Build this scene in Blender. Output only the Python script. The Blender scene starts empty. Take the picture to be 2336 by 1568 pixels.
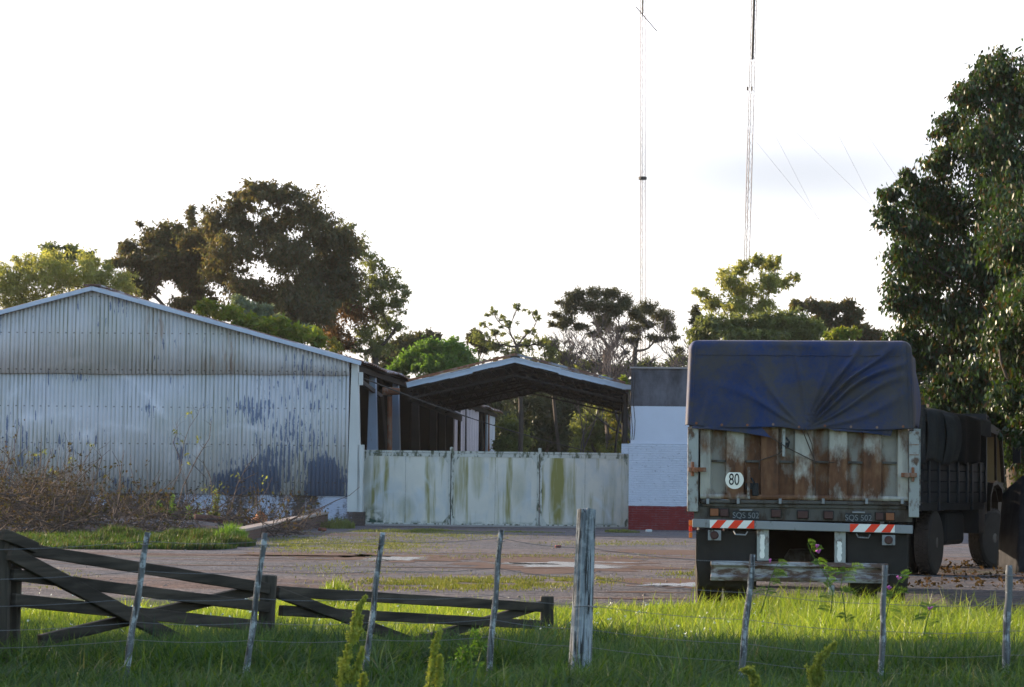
import bpy, math, random
import numpy as np
from mathutils import Vector, Matrix
R = math.radians
rnd = random.Random(7)
nr = np.random.default_rng(11)
sc = bpy.context.scene
COL = sc.collection

# ------------------------------------------------------------------ camera
F, UC, VC = 5400.0, 1168.0, 784.0          # the photograph measured on a 2336 x 1568 grid
H = 1.4
PITCH, ROLL = math.atan(316 / F), R(0.7)
CR = Matrix.Rotation(R(90) + PITCH, 3, 'X') @ Matrix.Rotation(ROLL, 3, 'Z')
cd = bpy.data.cameras.new('camera'); cam = bpy.data.objects.new('camera', cd); COL.objects.link(cam)
cam.location = (0, 0, H); cam.rotation_euler = CR.to_euler()
cd.sensor_width = 23.6; cd.lens = F / 2336 * 23.6; cd.clip_end = 3000
cd.dof.use_dof = True; cd.dof.focus_distance = 30; cd.dof.aperture_fstop = 5.6
sc.camera = cam

# ------------------------------------------------------------------ light
F_, UC_ = F, UC
SUN_AZ, SUN_EL = R(-60), R(13)             # azimuth from +Y towards +X
w = bpy.data.worlds.new('World'); sc.world = w; w.use_nodes = True
nt = w.node_tree
sky = nt.nodes.new('ShaderNodeTexSky'); sky.sky_type = 'NISHITA'; sky.sun_disc = False
sky.sun_elevation = SUN_EL; sky.sun_rotation = SUN_AZ
sky.air_density = 1.0; sky.dust_density = 1.2; sky.ozone_density = 2.0
bg = nt.nodes['Background']; bg.inputs[1].default_value = 0.15
tc = nt.nodes.new('ShaderNodeTexCoord'); mp = nt.nodes.new('ShaderNodeMapping'); mp.inputs['Scale'].default_value = (1, 1, 3.2)
cl = nt.nodes.new('ShaderNodeTexNoise'); cl.inputs['Scale'].default_value = 2.2; cl.inputs['Detail'].default_value = 5
rp = nt.nodes.new('ShaderNodeValToRGB'); rp.color_ramp.elements[0].position = .25; rp.color_ramp.elements[0].color = (.8, .8, .8, 1); rp.color_ramp.elements[1].position = .60; rp.color_ramp.elements[1].color = (.97, .97, .97, 1)
mx = nt.nodes.new('ShaderNodeMix'); mx.data_type = 'RGBA'; mx.inputs[7].default_value = (3.7, 3.62, 3.75, 1)
gp_ = nt.nodes.new('ShaderNodeMapping'); gpd = (CR @ Vector(((1830 - UC_) / F_, (784 - 395) / F_, -1))).normalized()
gp_.inputs['Scale'].default_value = (1 / .13, 0, 1 / .028); gp_.inputs['Location'].default_value = (-gpd.x / .13, 0, -gpd.z / .028)
ln = nt.nodes.new('ShaderNodeVectorMath'); ln.operation = 'LENGTH'
gr_ = nt.nodes.new('ShaderNodeMapRange'); gr_.inputs[1].default_value = .0; gr_.inputs[2].default_value = 1.25; gr_.inputs[3].default_value = .0; gr_.inputs[4].default_value = 1.0; gr_.interpolation_type = 'SMOOTHSTEP'
mg = nt.nodes.new('ShaderNodeMix'); mg.data_type = 'RGBA'; mg.blend_type = 'MULTIPLY'; mg.inputs[0].default_value = 1
K = nt.links.new
K(tc.outputs['Generated'], mp.inputs[0]); K(mp.outputs[0], cl.inputs['Vector']); K(cl.outputs[0], rp.inputs[0]); 
sy = nt.nodes.new('ShaderNodeSeparateXYZ'); K(tc.outputs['Generated'], sy.inputs[0])
fy = nt.nodes.new('ShaderNodeMapRange'); fy.interpolation_type = 'SMOOTHSTEP'; fy.inputs[1].default_value = .25; fy.inputs[2].default_value = .85
wb = nt.nodes.new('ShaderNodeMath'); wb.operation = 'MULTIPLY_ADD'; K(cl.outputs[0], wb.inputs[0]); wb.inputs[1].default_value = .3; K(sy.outputs[1], wb.inputs[2]); K(wb.outputs[0], fy.inputs[0])
ff = nt.nodes.new('ShaderNodeMath'); ff.operation = 'MULTIPLY'; K(rp.outputs[0], ff.inputs[0]); K(fy.outputs[0], ff.inputs[1])
hz = nt.nodes.new('ShaderNodeValToRGB'); hz.color_ramp.elements[0].position = .0; hz.color_ramp.elements[0].color = (2.35, 2.05, 1.85, 1); hz.color_ramp.elements[1].position = .13; hz.color_ramp.elements[1].color = (3.6, 3.6, 3.8, 1)
K(sy.outputs[2], hz.inputs[0]); K(hz.outputs[0], mx.inputs[7]); K(ff.outputs[0], mx.inputs[0]); K(sky.outputs[0], mx.inputs[6])
K(tc.outputs['Generated'], gp_.inputs[0]); K(gp_.outputs[0], ln.inputs[0]); K(ln.outputs['Value'], gr_.inputs[0])
K(mx.outputs[2], mg.inputs[6]); gc_ = nt.nodes.new('ShaderNodeValToRGB'); gc_.color_ramp.elements[0].color = (.47, .51, .55, 1); gc_.color_ramp.elements[1].color = (1, 1, 1, 1)
K(gr_.outputs[0], gc_.inputs[0]); K(gc_.outputs[0], mg.inputs[7]); K(mg.outputs[2], bg.inputs[0])
sd = bpy.data.lights.new('sun', 'SUN'); sd.energy = 4.6; sd.angle = R(0.5); sd.color = (1, 0.80, 0.58)
so = bpy.data.objects.new('sun', sd); COL.objects.link(so)
SDIR = Vector((math.sin(SUN_AZ) * math.cos(SUN_EL), math.cos(SUN_AZ) * math.cos(SUN_EL), math.sin(SUN_EL)))
so.rotation_euler = SDIR.to_track_quat('Z', 'Y').to_euler(); so.location = SDIR * 60
sc.view_settings.view_transform = 'Standard'; sc.view_settings.look = 'None'
sc.view_settings.exposure = 1.55; sc.view_settings.gamma = 1
sc.cycles.max_bounces = 5; sc.cycles.transparent_max_bounces = 4
sc.cycles.diffuse_bounces = 3; sc.cycles.glossy_bounces = 2

# ------------------------------------------------------------------ measuring helpers
def ray(u, v):
    return CR @ Vector(((u - UC) / F, -(v - VC) / F, -1))
def P(u, v, Y):
    d = ray(u, v); t = Y / d.y
    return Vector((d.x * t, Y, H + d.z * t))
def G(u, v):
    d = ray(u, v); t = -H / d.z
    return Vector((d.x * t, d.y * t, 0))
def yh(u):
    return 1100 + (u - UC) * math.tan(ROLL)

# ------------------------------------------------------------------ scene helpers
def tag(o, label=None, cat=None, group=None, kind=None):
    if label: o['label'] = label
    if cat: o['category'] = cat
    if group: o['group'] = group
    if kind: o['kind'] = kind
    return o
def empty(name, loc=(0, 0, 0), rz=0, **k):
    o = bpy.data.objects.new(name, None); COL.objects.link(o)
    o.location = loc; o.rotation_euler = (0, 0, rz); o.empty_display_size = .2
    return tag(o, **k)
def chain_off(o):
    v = Vector((0, 0, 0))
    while o is not None:
        v += Vector(o.location); o = o.parent
    return v
def link(name, me, m, parent=None):
    o = bpy.data.objects.new(name, me); COL.objects.link(o)
    if m: me.materials.append(m)
    if parent is not None: o.parent = parent
    return o

class MB:
    def __init__(s): s.v = []; s.f = []
    def add(s, vs, fs):
        n = len(s.v); s.v += [tuple(p) for p in vs]; s.f += [tuple(i + n for i in f) for f in fs]; return s
    def box(s, a, b, bev=0):
        x0, y0, z0 = a; x1, y1, z1 = b
        return s.add([(x0,y0,z0),(x1,y0,z0),(x1,y1,z0),(x0,y1,z0),(x0,y0,z1),(x1,y0,z1),(x1,y1,z1),(x0,y1,z1)],
                     [(0,3,2,1),(4,5,6,7),(0,1,5,4),(1,2,6,5),(2,3,7,6),(3,0,4,7)])
    def beam(s, p, q, w, h, up=(0, 0, 1), taper=1.0, jit=0):
        p = Vector(p); q = Vector(q); d = (q - p).normalized(); u = Vector(up)
        x = d.cross(u); x = (x if x.length > 1e-4 else Vector((1, 0, 0))).normalized(); z = x.cross(d).normalized()
        n = 1 if not jit else max(2, int((q - p).length / .18)); vs = []; fs = []
        for i in range(n + 1):
            t = i / n; c = p.lerp(q, t); k = 1 + (taper - 1) * t
            for a, b in ((-1, -1), (1, -1), (1, 1), (-1, 1)):
                j = Vector((rnd.uniform(-jit, jit), rnd.uniform(-jit, jit), rnd.uniform(-jit, jit))) if jit else Vector()
                vs.append(c + x * a * w / 2 * k + z * b * h / 2 * k + j)
        for i in range(n):
            for k in range(4):
                a = i * 4 + k; b = i * 4 + (k + 1) % 4
                fs.append((a, b, b + 4, a + 4))
        fs += [(3, 2, 1, 0), (n * 4, n * 4 + 1, n * 4 + 2, n * 4 + 3)]
        return s.add(vs, fs)
    def tube(s, pts, rad, n=8, cap=True, squash=None):
        pts = [Vector(p) for p in pts]
        if not hasattr(rad, '__len__'): rad = [rad] * len(pts)
        vs = []; fs = []; px = None
        for i, p in enumerate(pts):
            d = (pts[min(i + 1, len(pts) - 1)] - pts[max(i - 1, 0)])
            d = d.normalized() if d.length > 1e-9 else Vector((0, 0, 1))
            x = (px - d * px.dot(d)) if px is not None else d.cross(Vector((0, 1, 0)))
            if x.length < 1e-4: x = d.cross(Vector((1, 0, 0)))
            x.normalize(); px = x; y = d.cross(x)
            for k in range(n):
                a = 2 * math.pi * k / n
                vs.append(p + (x * math.cos(a) + y * math.sin(a)) * rad[i])
        for i in range(len(pts) - 1):
            for k in range(n):
                a = i * n + k; b = i * n + (k + 1) % n
                fs.append((a, b, b + n, a + n))
        if cap:
            fs.append(tuple(range(n - 1, -1, -1))); m = (len(pts) - 1) * n; fs.append(tuple(m + k for k in range(n)))
        return s.add(vs, fs)
    def lathe(s, c, prof, n=32, axis='X'):          # prof: (offset along axis, radius)
        vs = []; fs = []; c = Vector(c)
        for o, r in prof:
            for k in range(n):
                a = 2 * math.pi * k / n; ca, sa = math.cos(a) * r, math.sin(a) * r
                vs.append(c + (Vector((o, ca, sa)) if axis == 'X' else Vector((ca, o, sa)) if axis == 'Y' else Vector((ca, sa, o))))
        for i in range(len(prof) - 1):
            for k in range(n):
                a = i * n + k; b = i * n + (k + 1) % n
                fs.append((a, b, b + n, a + n))
        fs.append(tuple(range(n))); m = (len(prof) - 1) * n; fs.append(tuple(m + k for k in range(n - 1, -1, -1)))
        return s.add(vs, fs)
    def prism(s, pts, axis, a, b):                 # polygon in the other two axes, extruded a..b
        def mk(p, t): return {'X': (t, p[0], p[1]), 'Y': (p[0], t, p[1]), 'Z': (p[0], p[1], t)}[axis]
        n = len(pts)
        return s.add([mk(p, a) for p in pts] + [mk(p, b) for p in pts],
                     [tuple(range(n)), tuple(range(2 * n - 1, n - 1, -1))] + [(k, k + n, (k + 1) % n + n, (k + 1) % n) for k in range(n)])
    def grid(s, fn, nu, nv, close=False):
        vs = [fn(i / nu, j / nv) for j in range(nv + 1) for i in range(nu + 1)]
        fs = [(j * (nu + 1) + i, j * (nu + 1) + i + 1, (j + 1) * (nu + 1) + i + 1, (j + 1) * (nu + 1) + i) for j in range(nv) for i in range(nu)]
        return s.add(vs, fs)
    def build(s, name, m, parent=None, world=True, smooth=False, origin=None, bevel=0, solid=0):
        v = s.v
        off = chain_off(parent) if (parent is not None and world) else Vector((0, 0, 0))
        if origin is not None: off = Vector(origin)
        if off.length: v = [(p[0] - off.x, p[1] - off.y, p[2] - off.z) for p in v]
        me = bpy.data.meshes.new(name); me.from_pydata(v, [], s.f); me.update()
        o = link(name, me, m, parent)
        if origin is not None: o.location = origin
        if smooth: me.polygons.foreach_set('use_smooth', [True] * len(me.polygons))
        if solid:
            k = o.modifiers.new('thickness', 'SOLIDIFY'); k.thickness = solid; k.offset = 0
        if bevel:
            k = o.modifiers.new('bevel', 'BEVEL'); k.width = bevel; k.segments = 2; k.limit_method = 'ANGLE'
        return o

def quads_mesh(name, V, m, parent=None, off=None, nper=4):
    """V: (n, nper, 3) separate faces"""
    V = np.asarray(V, dtype=np.float32)
    if parent is not None: off = chain_off(parent)
    if off is not None: V = V - np.array(off, dtype=np.float32)
    n = V.shape[0]
    me = bpy.data.meshes.new(name); me.vertices.add(n * nper); me.vertices.foreach_set('co', V.reshape(-1))
    me.loops.add(n * nper); me.loops.foreach_set('vertex_index', np.arange(n * nper, dtype=np.int32))
    me.polygons.add(n); me.polygons.foreach_set('loop_start', np.arange(0, n * nper, nper, dtype=np.int32))
    me.update(calc_edges=True)
    o = link(name, me, m, parent)
    if parent is None and off is not None: o.location = off
    return o

# ------------------------------------------------------------------ material helpers
class N:
    def __init__(s, name):
        s.m = bpy.data.materials.new(name); s.m.use_nodes = True; s.t = s.m.node_tree
        s.b = s.t.nodes['Principled BSDF']; s.out = s.t.nodes['Material Output']
        s.tc = s.t.nodes.new('ShaderNodeTexCoord'); s.geo = s.t.nodes.new('ShaderNodeNewGeometry')
        s.obj = s.tc.outputs['Object']; s.pos = s.geo.outputs['Position']; s.isl = s.geo.outputs['Random Per Island']
        s.b.inputs['Specular IOR Level'].default_value = .25
    def n(s, t): return s.t.nodes.new('ShaderNode' + t)
    def l(s, a, b):
        if hasattr(a, 'is_linked') or hasattr(a, 'links'): s.t.links.new(a, b)
        else: b.default_value = (*a, 1) if (isinstance(a, tuple) and len(a) == 3 and b.type == 'RGBA') else a
    def map(s, c, scale=(1, 1, 1), loc=(0, 0, 0)):
        k = s.n('Mapping'); s.l(c, k.inputs[0]); k.inputs['Scale'].default_value = scale; k.inputs['Location'].default_value = loc; return k.outputs[0]
    def noise(s, scale, c=None, det=4, rough=.55, sc_=None, w=0, dist=0):
        k = s.n('TexNoise'); c = c or s.obj
        if sc_ or w: c = s.map(c, sc_ or (1, 1, 1), (w, w, w))
        s.l(c, k.inputs['Vector']); k.inputs['Scale'].default_value = scale; k.inputs['Detail'].default_value = det
        k.inputs['Roughness'].default_value = rough; k.inputs['Distortion'].default_value = dist; return k.outputs[0]
    def vor(s, scale, c=None, feat='F1', sc_=None):
        k = s.n('TexVoronoi'); k.feature = feat; c = c or s.obj
        if sc_: c = s.map(c, sc_)
        s.l(c, k.inputs['Vector']); k.inputs['Scale'].default_value = scale; return k.outputs
    def ramp(s, f, *st):
        k = s.n('ValToRGB'); s.l(f, k.inputs[0]); e = k.color_ramp.elements
        while len(e) < len(st): e.new(.5)
        for i, (p, c) in enumerate(st):
            e[i].position = p; e[i].color = (*c, 1) if isinstance(c, tuple) else (c, c, c, 1)
        return k.outputs[0]
    def mix(s, f, a, b, mode='MIX'):
        k = s.n('Mix'); k.data_type = 'RGBA'; k.blend_type = mode
        s.l(f, k.inputs[0]); s.l(a, k.inputs[6]); s.l(b, k.inputs[7]); return k.outputs[2]
    def math(s, op, a, b=0.0, c=0.0, clamp=False):
        k = s.n('Math'); k.operation = op; k.use_clamp = clamp; s.l(a, k.inputs[0]); s.l(b, k.inputs[1])
        if len(k.inputs) > 2: s.l(c, k.inputs[2])
        return k.outputs[0]
    def sep(s, c):
        k = s.n('SeparateXYZ'); s.l(c, k.inputs[0]); return k.outputs
    def blob(s, c, x, z, rx, rz):                    # soft ellipse in the x-z plane: 1 at centre, 0 at the rim
        k = s.n('VectorMath'); k.operation = 'LENGTH'
        s.l(s.map(c, (1 / rx, 0, 1 / rz), (-x / rx, 0, -z / rz)), k.inputs[0])
        return s.math('SUBTRACT', 1.0, k.outputs['Value'], clamp=True)
    def bump(s, h, strength=.3, dist=.02):
        k = s.n('Bump'); k.inputs['Strength'].default_value = strength; k.inputs['Distance'].default_value = dist
        s.l(h, k.inputs['Height']); s.t.links.new(k.outputs[0], s.b.inputs['Normal']); return k.outputs[0]
    def fin(s, col, rough=.8, metal=0, spec=None):
        s.l(col, s.b.inputs['Base Color']); s.l(rough, s.b.inputs['Roughness']); s.l(metal, s.b.inputs['Metallic'])
        if spec is not None: s.b.inputs['Specular IOR Level'].default_value = spec
        return s.m

def simple(name, col, rough=.8, var=.25, scale=6, metal=0, spec=.25, bump=.15, stretch=None):
    a = N(name); f = a.noise(scale, det=6, sc_=stretch)
    c = a.mix(f, tuple(x * (1 - var) for x in col), tuple(min(1, x * (1 + var)) for x in col))
    if bump: a.bump(a.noise(scale * 6, det=3, sc_=stretch), bump, .01)
    return a.fin(c, rough, metal, spec)

def leafmat(name, cols, trans=.45, gloss=.02, rough=.45):
    a = N(name); k = len(cols)
    c = a.ramp(a.isl, *[((i + .5) / k, cols[i]) for i in range(k)])
    c = a.mix(a.ramp(a.noise(.9, a.pos, 3), (.35, 0.0), (.65, 1.0)), a.mix(1.0, c, (.72, .74, .72), 'MULTIPLY'), a.mix(1.0, c, (1.15, 1.12, 1.0), 'MULTIPLY'))
    df = a.n('BsdfDiffuse'); tr = a.n('BsdfTranslucent'); gl = a.n('BsdfGlossy'); m1 = a.n('MixShader'); m2 = a.n('MixShader')
    a.l(c, df.inputs[0]); a.l(a.mix(1.0, c, (1.35, 1.25, .55), 'MULTIPLY'), tr.inputs[0]); gl.inputs[1].default_value = rough
    gl.inputs[0].default_value = (1, 1, 1, 1)
    m1.inputs[0].default_value = trans; m2.inputs[0].default_value = gloss
    L = a.t.links.new
    L(df.outputs[0], m1.inputs[1]); L(tr.outputs[0], m1.inputs[2]); L(m1.outputs[0], m2.inputs[1]); L(gl.outputs[0], m2.inputs[2]); L(m2.outputs[0], a.out.inputs[0])
    return a.m

# ------------------------------------------------------------------ materials
def sheet_paint(name, base, dark, green, blobs_blue=(), rust=(), arcs=(), vscale=1.0, pitch=.13, strength=1.0):
    a = N(name); x, y, z = a.sep(a.obj)
    col = a.mix(a.noise(.6, det=5), tuple(c * .80 for c in base), tuple(min(1, c * 1.14) for c in base))
    # dirty green-grey washed areas
    g = a.ramp(a.noise(.35, det=5, w=3.1), (.42, 0.0), (.68, 1.0))
    col = a.mix(a.math('MULTIPLY', g, .55), col, green)
    # algae lines down the furrows
    fr = a.math('SINE', a.math('MULTIPLY', x, 2 * math.pi / pitch))
    fr = a.math('POWER', a.math('MULTIPLY_ADD', fr, .5, .5), 5.0)
    fm = a.ramp(a.noise(.9, det=4, sc_=(1, 1, .35), w=8), (.36, 0.0), (.62, 1.0))
    fm2 = a.ramp(a.noise(9.0, det=2, sc_=(1, 1, .06), w=5), (.40, 0.0), (.60, 1.0))
    col = a.mix(a.math('MULTIPLY', a.math('MULTIPLY', fr, a.math('MULTIPLY_ADD', fm, .7, .22)), a.math('MULTIPLY_ADD', fm2, .7, .3)), col, (.12, .13, .06))
    for (cx, cz, r, wd) in arcs:                     # broad sweeping strokes of a whitewash brush
        k = a.n('VectorMath'); k.operation = 'LENGTH'; a.l(a.map(a.obj, (1, 0, 1), (-cx, 0, -cz)), k.inputs[0])
        d = a.math('ABSOLUTE', a.math('SUBTRACT', a.math('ADD', k.outputs['Value'], a.math('MULTIPLY', a.noise(1.5, det=3), .35)), r + .17))
        m = a.math('SUBTRACT', 1.0, a.math('DIVIDE', d, wd), clamp=True)
        col = a.mix(a.math('MULTIPLY', m, a.math('MULTIPLY', a.ramp(a.noise(1.6, det=4, w=2), (.45, 0.0), (.7, 1.0)), .6)), col, tuple(min(1, c * 1.35) for c in base))
    # peeled paint: blue-grey metal shows through
    pk = a.math('ADD', a.math('MULTIPLY', a.noise(2.1, det=6, rough=.7, sc_=(3.2, 1, .8), w=1), .75), a.math('MULTIPLY', a.noise(.45, det=2, w=6), .45))
    pk = a.math('ADD', pk, a.math('MULTIPLY', a.math('SINE', a.math('MULTIPLY', x, 2 * math.pi / pitch)), -.055))
    for (bx, bz, rx, rz, k) in blobs_blue:
        pk = a.math('ADD', pk, a.math('MULTIPLY', a.blob(a.obj, bx, bz, rx, rz), k))
    pm = a.ramp(pk, (.715, 0.0), (.75, .92))
    col = a.mix(pm, col, dark)
    for (bx, bz, rx, rz) in rust:
        m = a.math('MULTIPLY', a.ramp(a.blob(a.obj, bx, bz, rx, rz), (0, 0.0), (.6, 1.0)), a.ramp(a.noise(3, det=5, sc_=(3, 1, .5), w=4), (.46, 0.0), (.66, .6)))
        col = a.mix(m, col, (.24, .14, .08))
    lap = a.math('LESS_THAN', a.math('FRACT', a.math('DIVIDE', a.math('ADD', x, 100.03), .845)), .018)
    col = a.mix(a.math('MULTIPLY', lap, .65), col, (.08, .085, .09))
    rowz = a.math('ABSOLUTE', a.math('SUBTRACT', a.math('FRACT', a.math('DIVIDE', a.math('ADD', z, .42), 1.15)), .5))
    dots = a.math('MULTIPLY', a.math('LESS_THAN', rowz, .016), a.math('LESS_THAN', a.math('FRACT', a.math('DIVIDE', a.math('ADD', x, 100), pitch * 2)), .20))
    run = a.math('MULTIPLY', a.math('LESS_THAN', a.math('ABSOLUTE', a.math('SUBTRACT', a.math('FRACT', a.math('DIVIDE', a.math('ADD', x, 100), pitch * 2)), .1)), .07), a.ramp(a.noise(5, det=2, sc_=(6, 1, .3), w=11), (.55, 0.0), (.7, .35)))
    col = a.mix(a.math('MAXIMUM', a.math('MULTIPLY', dots, .75), run), col, (.11, .09, .075))
    a.bump(a.noise(2.2, det=3), .5, .04)
    return a.fin(col, .6, 0, .3)

def sx(u): return (u - 793) / 73.47
def sz(u, v): return (yh(u) - v) / 73.47 + 1.4
def sb(u, v, ru, rv, k): return (sx(u), sz(u, v), ru / 73.47, rv / 73.47, k)
M = {}
BASEP = (.56, .54, .56)
M['gable'] = sheet_paint('corrugated_paint', BASEP, (.095, .13, .215), (.35, .34, .27),
    [sb(555, 1112, 95, 50, .50), sb(745, 1108, 65, 85, .50), sb(575, 935, 60, 40, .16), sb(600, 1060, 80, 60, .12), sb(640, 1000, 120, 70, .09),
     sb(330, 930, 50, 35, .16), sb(170, 860, 60, 30, .16), sb(100, 860, 40, 40, .12), sb(410, 1040, 30, 60, .16), sb(270, 1100, 120, 40, .12), sb(30, 1020, 80, 110, .07)],
    [(sx(345), sz(345, 745), .55, .9), (sx(515), sz(515, 800), .35, .9), (sx(500), sz(500, 830), .9, .5)],
    [(sx(120), sz(120, 1110), 2.3, .35), (sx(140), sz(140, 1090), 1.5, .3), (sx(260), sz(260, 1160), 2.6, .3), (sx(690), sz(690, 1140), 1.5, .28), (sx(170), sz(170, 1040), 2.9, .25), (sx(560), sz(560, 1120), 2.0, .2)])
M['trim'] = simple('flashing_metal', (.44, .50, .60), .55, .2, 3, .1)
def rusty(name, paint, rust, amt=.5, scale=2.5, stretch=(2, 2, .7)):
    a = N(name); f = a.noise(scale, det=8, rough=.68, sc_=stretch)
    m = a.ramp(f, (amt - .04, 1.0), (amt + .05, 0.0))
    rc = a.mix(a.noise(scale * 5, det=4), tuple(c * .55 for c in rust), tuple(c * 1.3 for c in rust))
    pc = a.mix(a.noise(scale * .8, det=4, w=2), tuple(c * .72 for c in paint), tuple(min(1, c * 1.1) for c in paint))
    a.bump(a.noise(scale * 10, det=3), .3, .006)
    return a.fin(a.mix(m, pc, rc), a.ramp(m, (0, .5), (1, .9)), 0, .3)
M['roof'] = rusty('rusty_roof_sheet', (.25, .27, .31), (.16, .085, .06), .52, 1.1, (1, 1, 1))
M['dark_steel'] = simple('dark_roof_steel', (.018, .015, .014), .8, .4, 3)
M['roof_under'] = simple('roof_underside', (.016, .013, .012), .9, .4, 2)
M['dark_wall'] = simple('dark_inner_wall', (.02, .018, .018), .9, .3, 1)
M['white_col'] = rusty('white_pillar_paint', (.58, .58, .56), (.26, .23, .13), .36, 1.3, (2, 2, .5))
M['blue_col'] = rusty('bluish_pillar_paint', (.34, .40, .52), (.20, .16, .10), .36, 1.1)
M['brown_col'] = simple('brown_pillar_paint', (.055, .048, .046), .8, .3, 2)
M['rust'] = rusty('rusty_iron', (.30, .19, .14), (.26, .10, .05), .55, 2.5)
M['pinkboards'] = None
def boards(name, base, wd=.14, axis=1):
    a = N(name); s_ = a.sep(a.obj)[axis]
    fr = a.math('FRACT', a.math('DIVIDE', s_, wd)); gap = a.math('LESS_THAN', fr, .09)
    wn = a.n('TexWhiteNoise'); wn.noise_dimensions = '1D'; a.l(a.math('FLOOR', a.math('DIVIDE', s_, wd)), wn.inputs['W'])
    col = a.mix(wn.outputs['Value'], tuple(c * .8 for c in base), tuple(min(1, c * 1.08) for c in base))
    col = a.mix(a.ramp(a.noise(3, det=5, sc_=(1, 1, .2)), (.55, 0.0), (.75, 1.0)), col, tuple(c * .5 for c in base))
    gm = a.math('MULTIPLY', gap, a.ramp(a.noise(1.1, det=2, sc_=(1, 3, .6), w=3), (.45, 0.0), (.5, 1.0)))
    col = a.mix(gm, col, (.03, .025, .03))
    a.bump(a.math('SUBTRACT', 1.0, gap), .4, .02)
    return a.fin(col, .75)
M['pinkboards'] = boards('pale_pinkish_boards', (.55, .48, .52), .55, 1)

def brick_mat(name, c1, c2, mortar, white=None, wamt=.5, bands=None, bw=.24, bh=.07, smooth_above=None, dirt=None):
    a = N(name); x, y, z = a.sep(a.obj)
    cv = a.n('CombineXYZ'); a.l(a.math('ADD', x, y), cv.inputs[0]); a.l(z, cv.inputs[1])
    b = a.n('TexBrick'); a.l(cv.outputs[0], b.inputs['Vector'])
    b.inputs['Scale'].default_value = 1; b.inputs['Brick Width'].default_value = bw; b.inputs['Row Height'].default_value = bh
    b.inputs['Mortar Size'].default_value = .009; b.inputs['Mortar Smooth'].default_value = .3
    b.inputs['Color1'].default_value = (*c1, 1); b.inputs['Color2'].default_value = (*c2, 1); b.inputs['Mortar'].default_value = (*mortar, 1)
    col = b.outputs['Color']
    col = a.mix(a.noise(1.2, det=6, rough=.65), a.mix(1.0, col, (.6, .6, .62), 'MULTIPLY'), col)
    if white:
        wm = a.math('SUBTRACT', a.noise(.55, det=6, rough=.62, sc_=(1.6, 1, .55), w=2), a.math('MULTIPLY', a.noise(14, det=2, sc_=(1, 1, 2.5)), .22))
        col = a.mix(a.ramp(wm, (wamt - .03, 0.0), (wamt + .05, 1.0)), col, white)
    if bands:
        for zz, cc in bands:
            jag = a.math('ADD', z, a.math('MULTIPLY', a.noise(2.5, det=3), .05))
            cn = a.mix(a.noise(2.2, det=5, w=5), tuple(k * .86 for k in cc), cc)
            col = a.mix(a.math('GREATER_THAN', jag, zz), col, cn)
    if bands: col = a.mix(a.math('MULTIPLY', b.outputs['Fac'], a.math('MULTIPLY', a.math('LESS_THAN', z, smooth_above), a.ramp(a.noise(4, det=3), (.4, .0), (.65, .30)))), col, (.25, .27, .33)); dm = a.ramp(a.noise(7, det=3, rough=.7, sc_=(1, 1, 1.8), w=4), (.60, 0.0), (.65, .55)); col = a.mix(a.math('MULTIPLY', dm, a.math('LESS_THAN', z, smooth_above)), col, a.mix(1.0, col, (.38, .38, .42), 'MULTIPLY'))
    if dirt:
        z0, cc, cl = dirt
        d = a.mix(a.ramp(a.noise(.9, det=7, rough=.7, sc_=(1.4, 1, .7)), (.40, 0.0), (.72, 1.0)), cc, cl)
        col = a.mix(a.math('GREATER_THAN', z, z0), col, d)
    hgt = a.math('ADD', a.math('MULTIPLY', b.outputs['Fac'], -1.0), a.math('MULTIPLY', a.noise(9, det=4), .9))
    if smooth_above: hgt = a.math('MULTIPLY', hgt, a.math('MULTIPLY_ADD', a.math('LESS_THAN', z, smooth_above), .93, .07))
    a.bump(hgt, .9, .035)
    return a.fin(col, .85)
M['base_brick'] = brick_mat('old_brick_with_flaking_whitewash', (.085, .06, .055), (.12, .085, .07), (.10, .09, .08), (.46, .49, .60), .42)
M['ramp_brick'] = brick_mat('reddish_old_brick', (.17, .09, .07), (.12, .07, .06), (.14, .12, .10))
zb = lambda v: (1103.5 - v) / 75 + 1.4
M['painted_brick'] = brick_mat('red_and_white_painted_wall', (.25, .026, .026), (.22, .022, .024), (.19, .02, .022), None, .5,
    [(zb(1152), (.60, .62, .72)), ], smooth_above=zb(1012), dirt=(zb(927), (.045, .042, .05), (.15, .15, .18)))
M['concrete'] = simple('dirty_concrete', (.30, .27, .26), .9, .3, 3)

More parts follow.
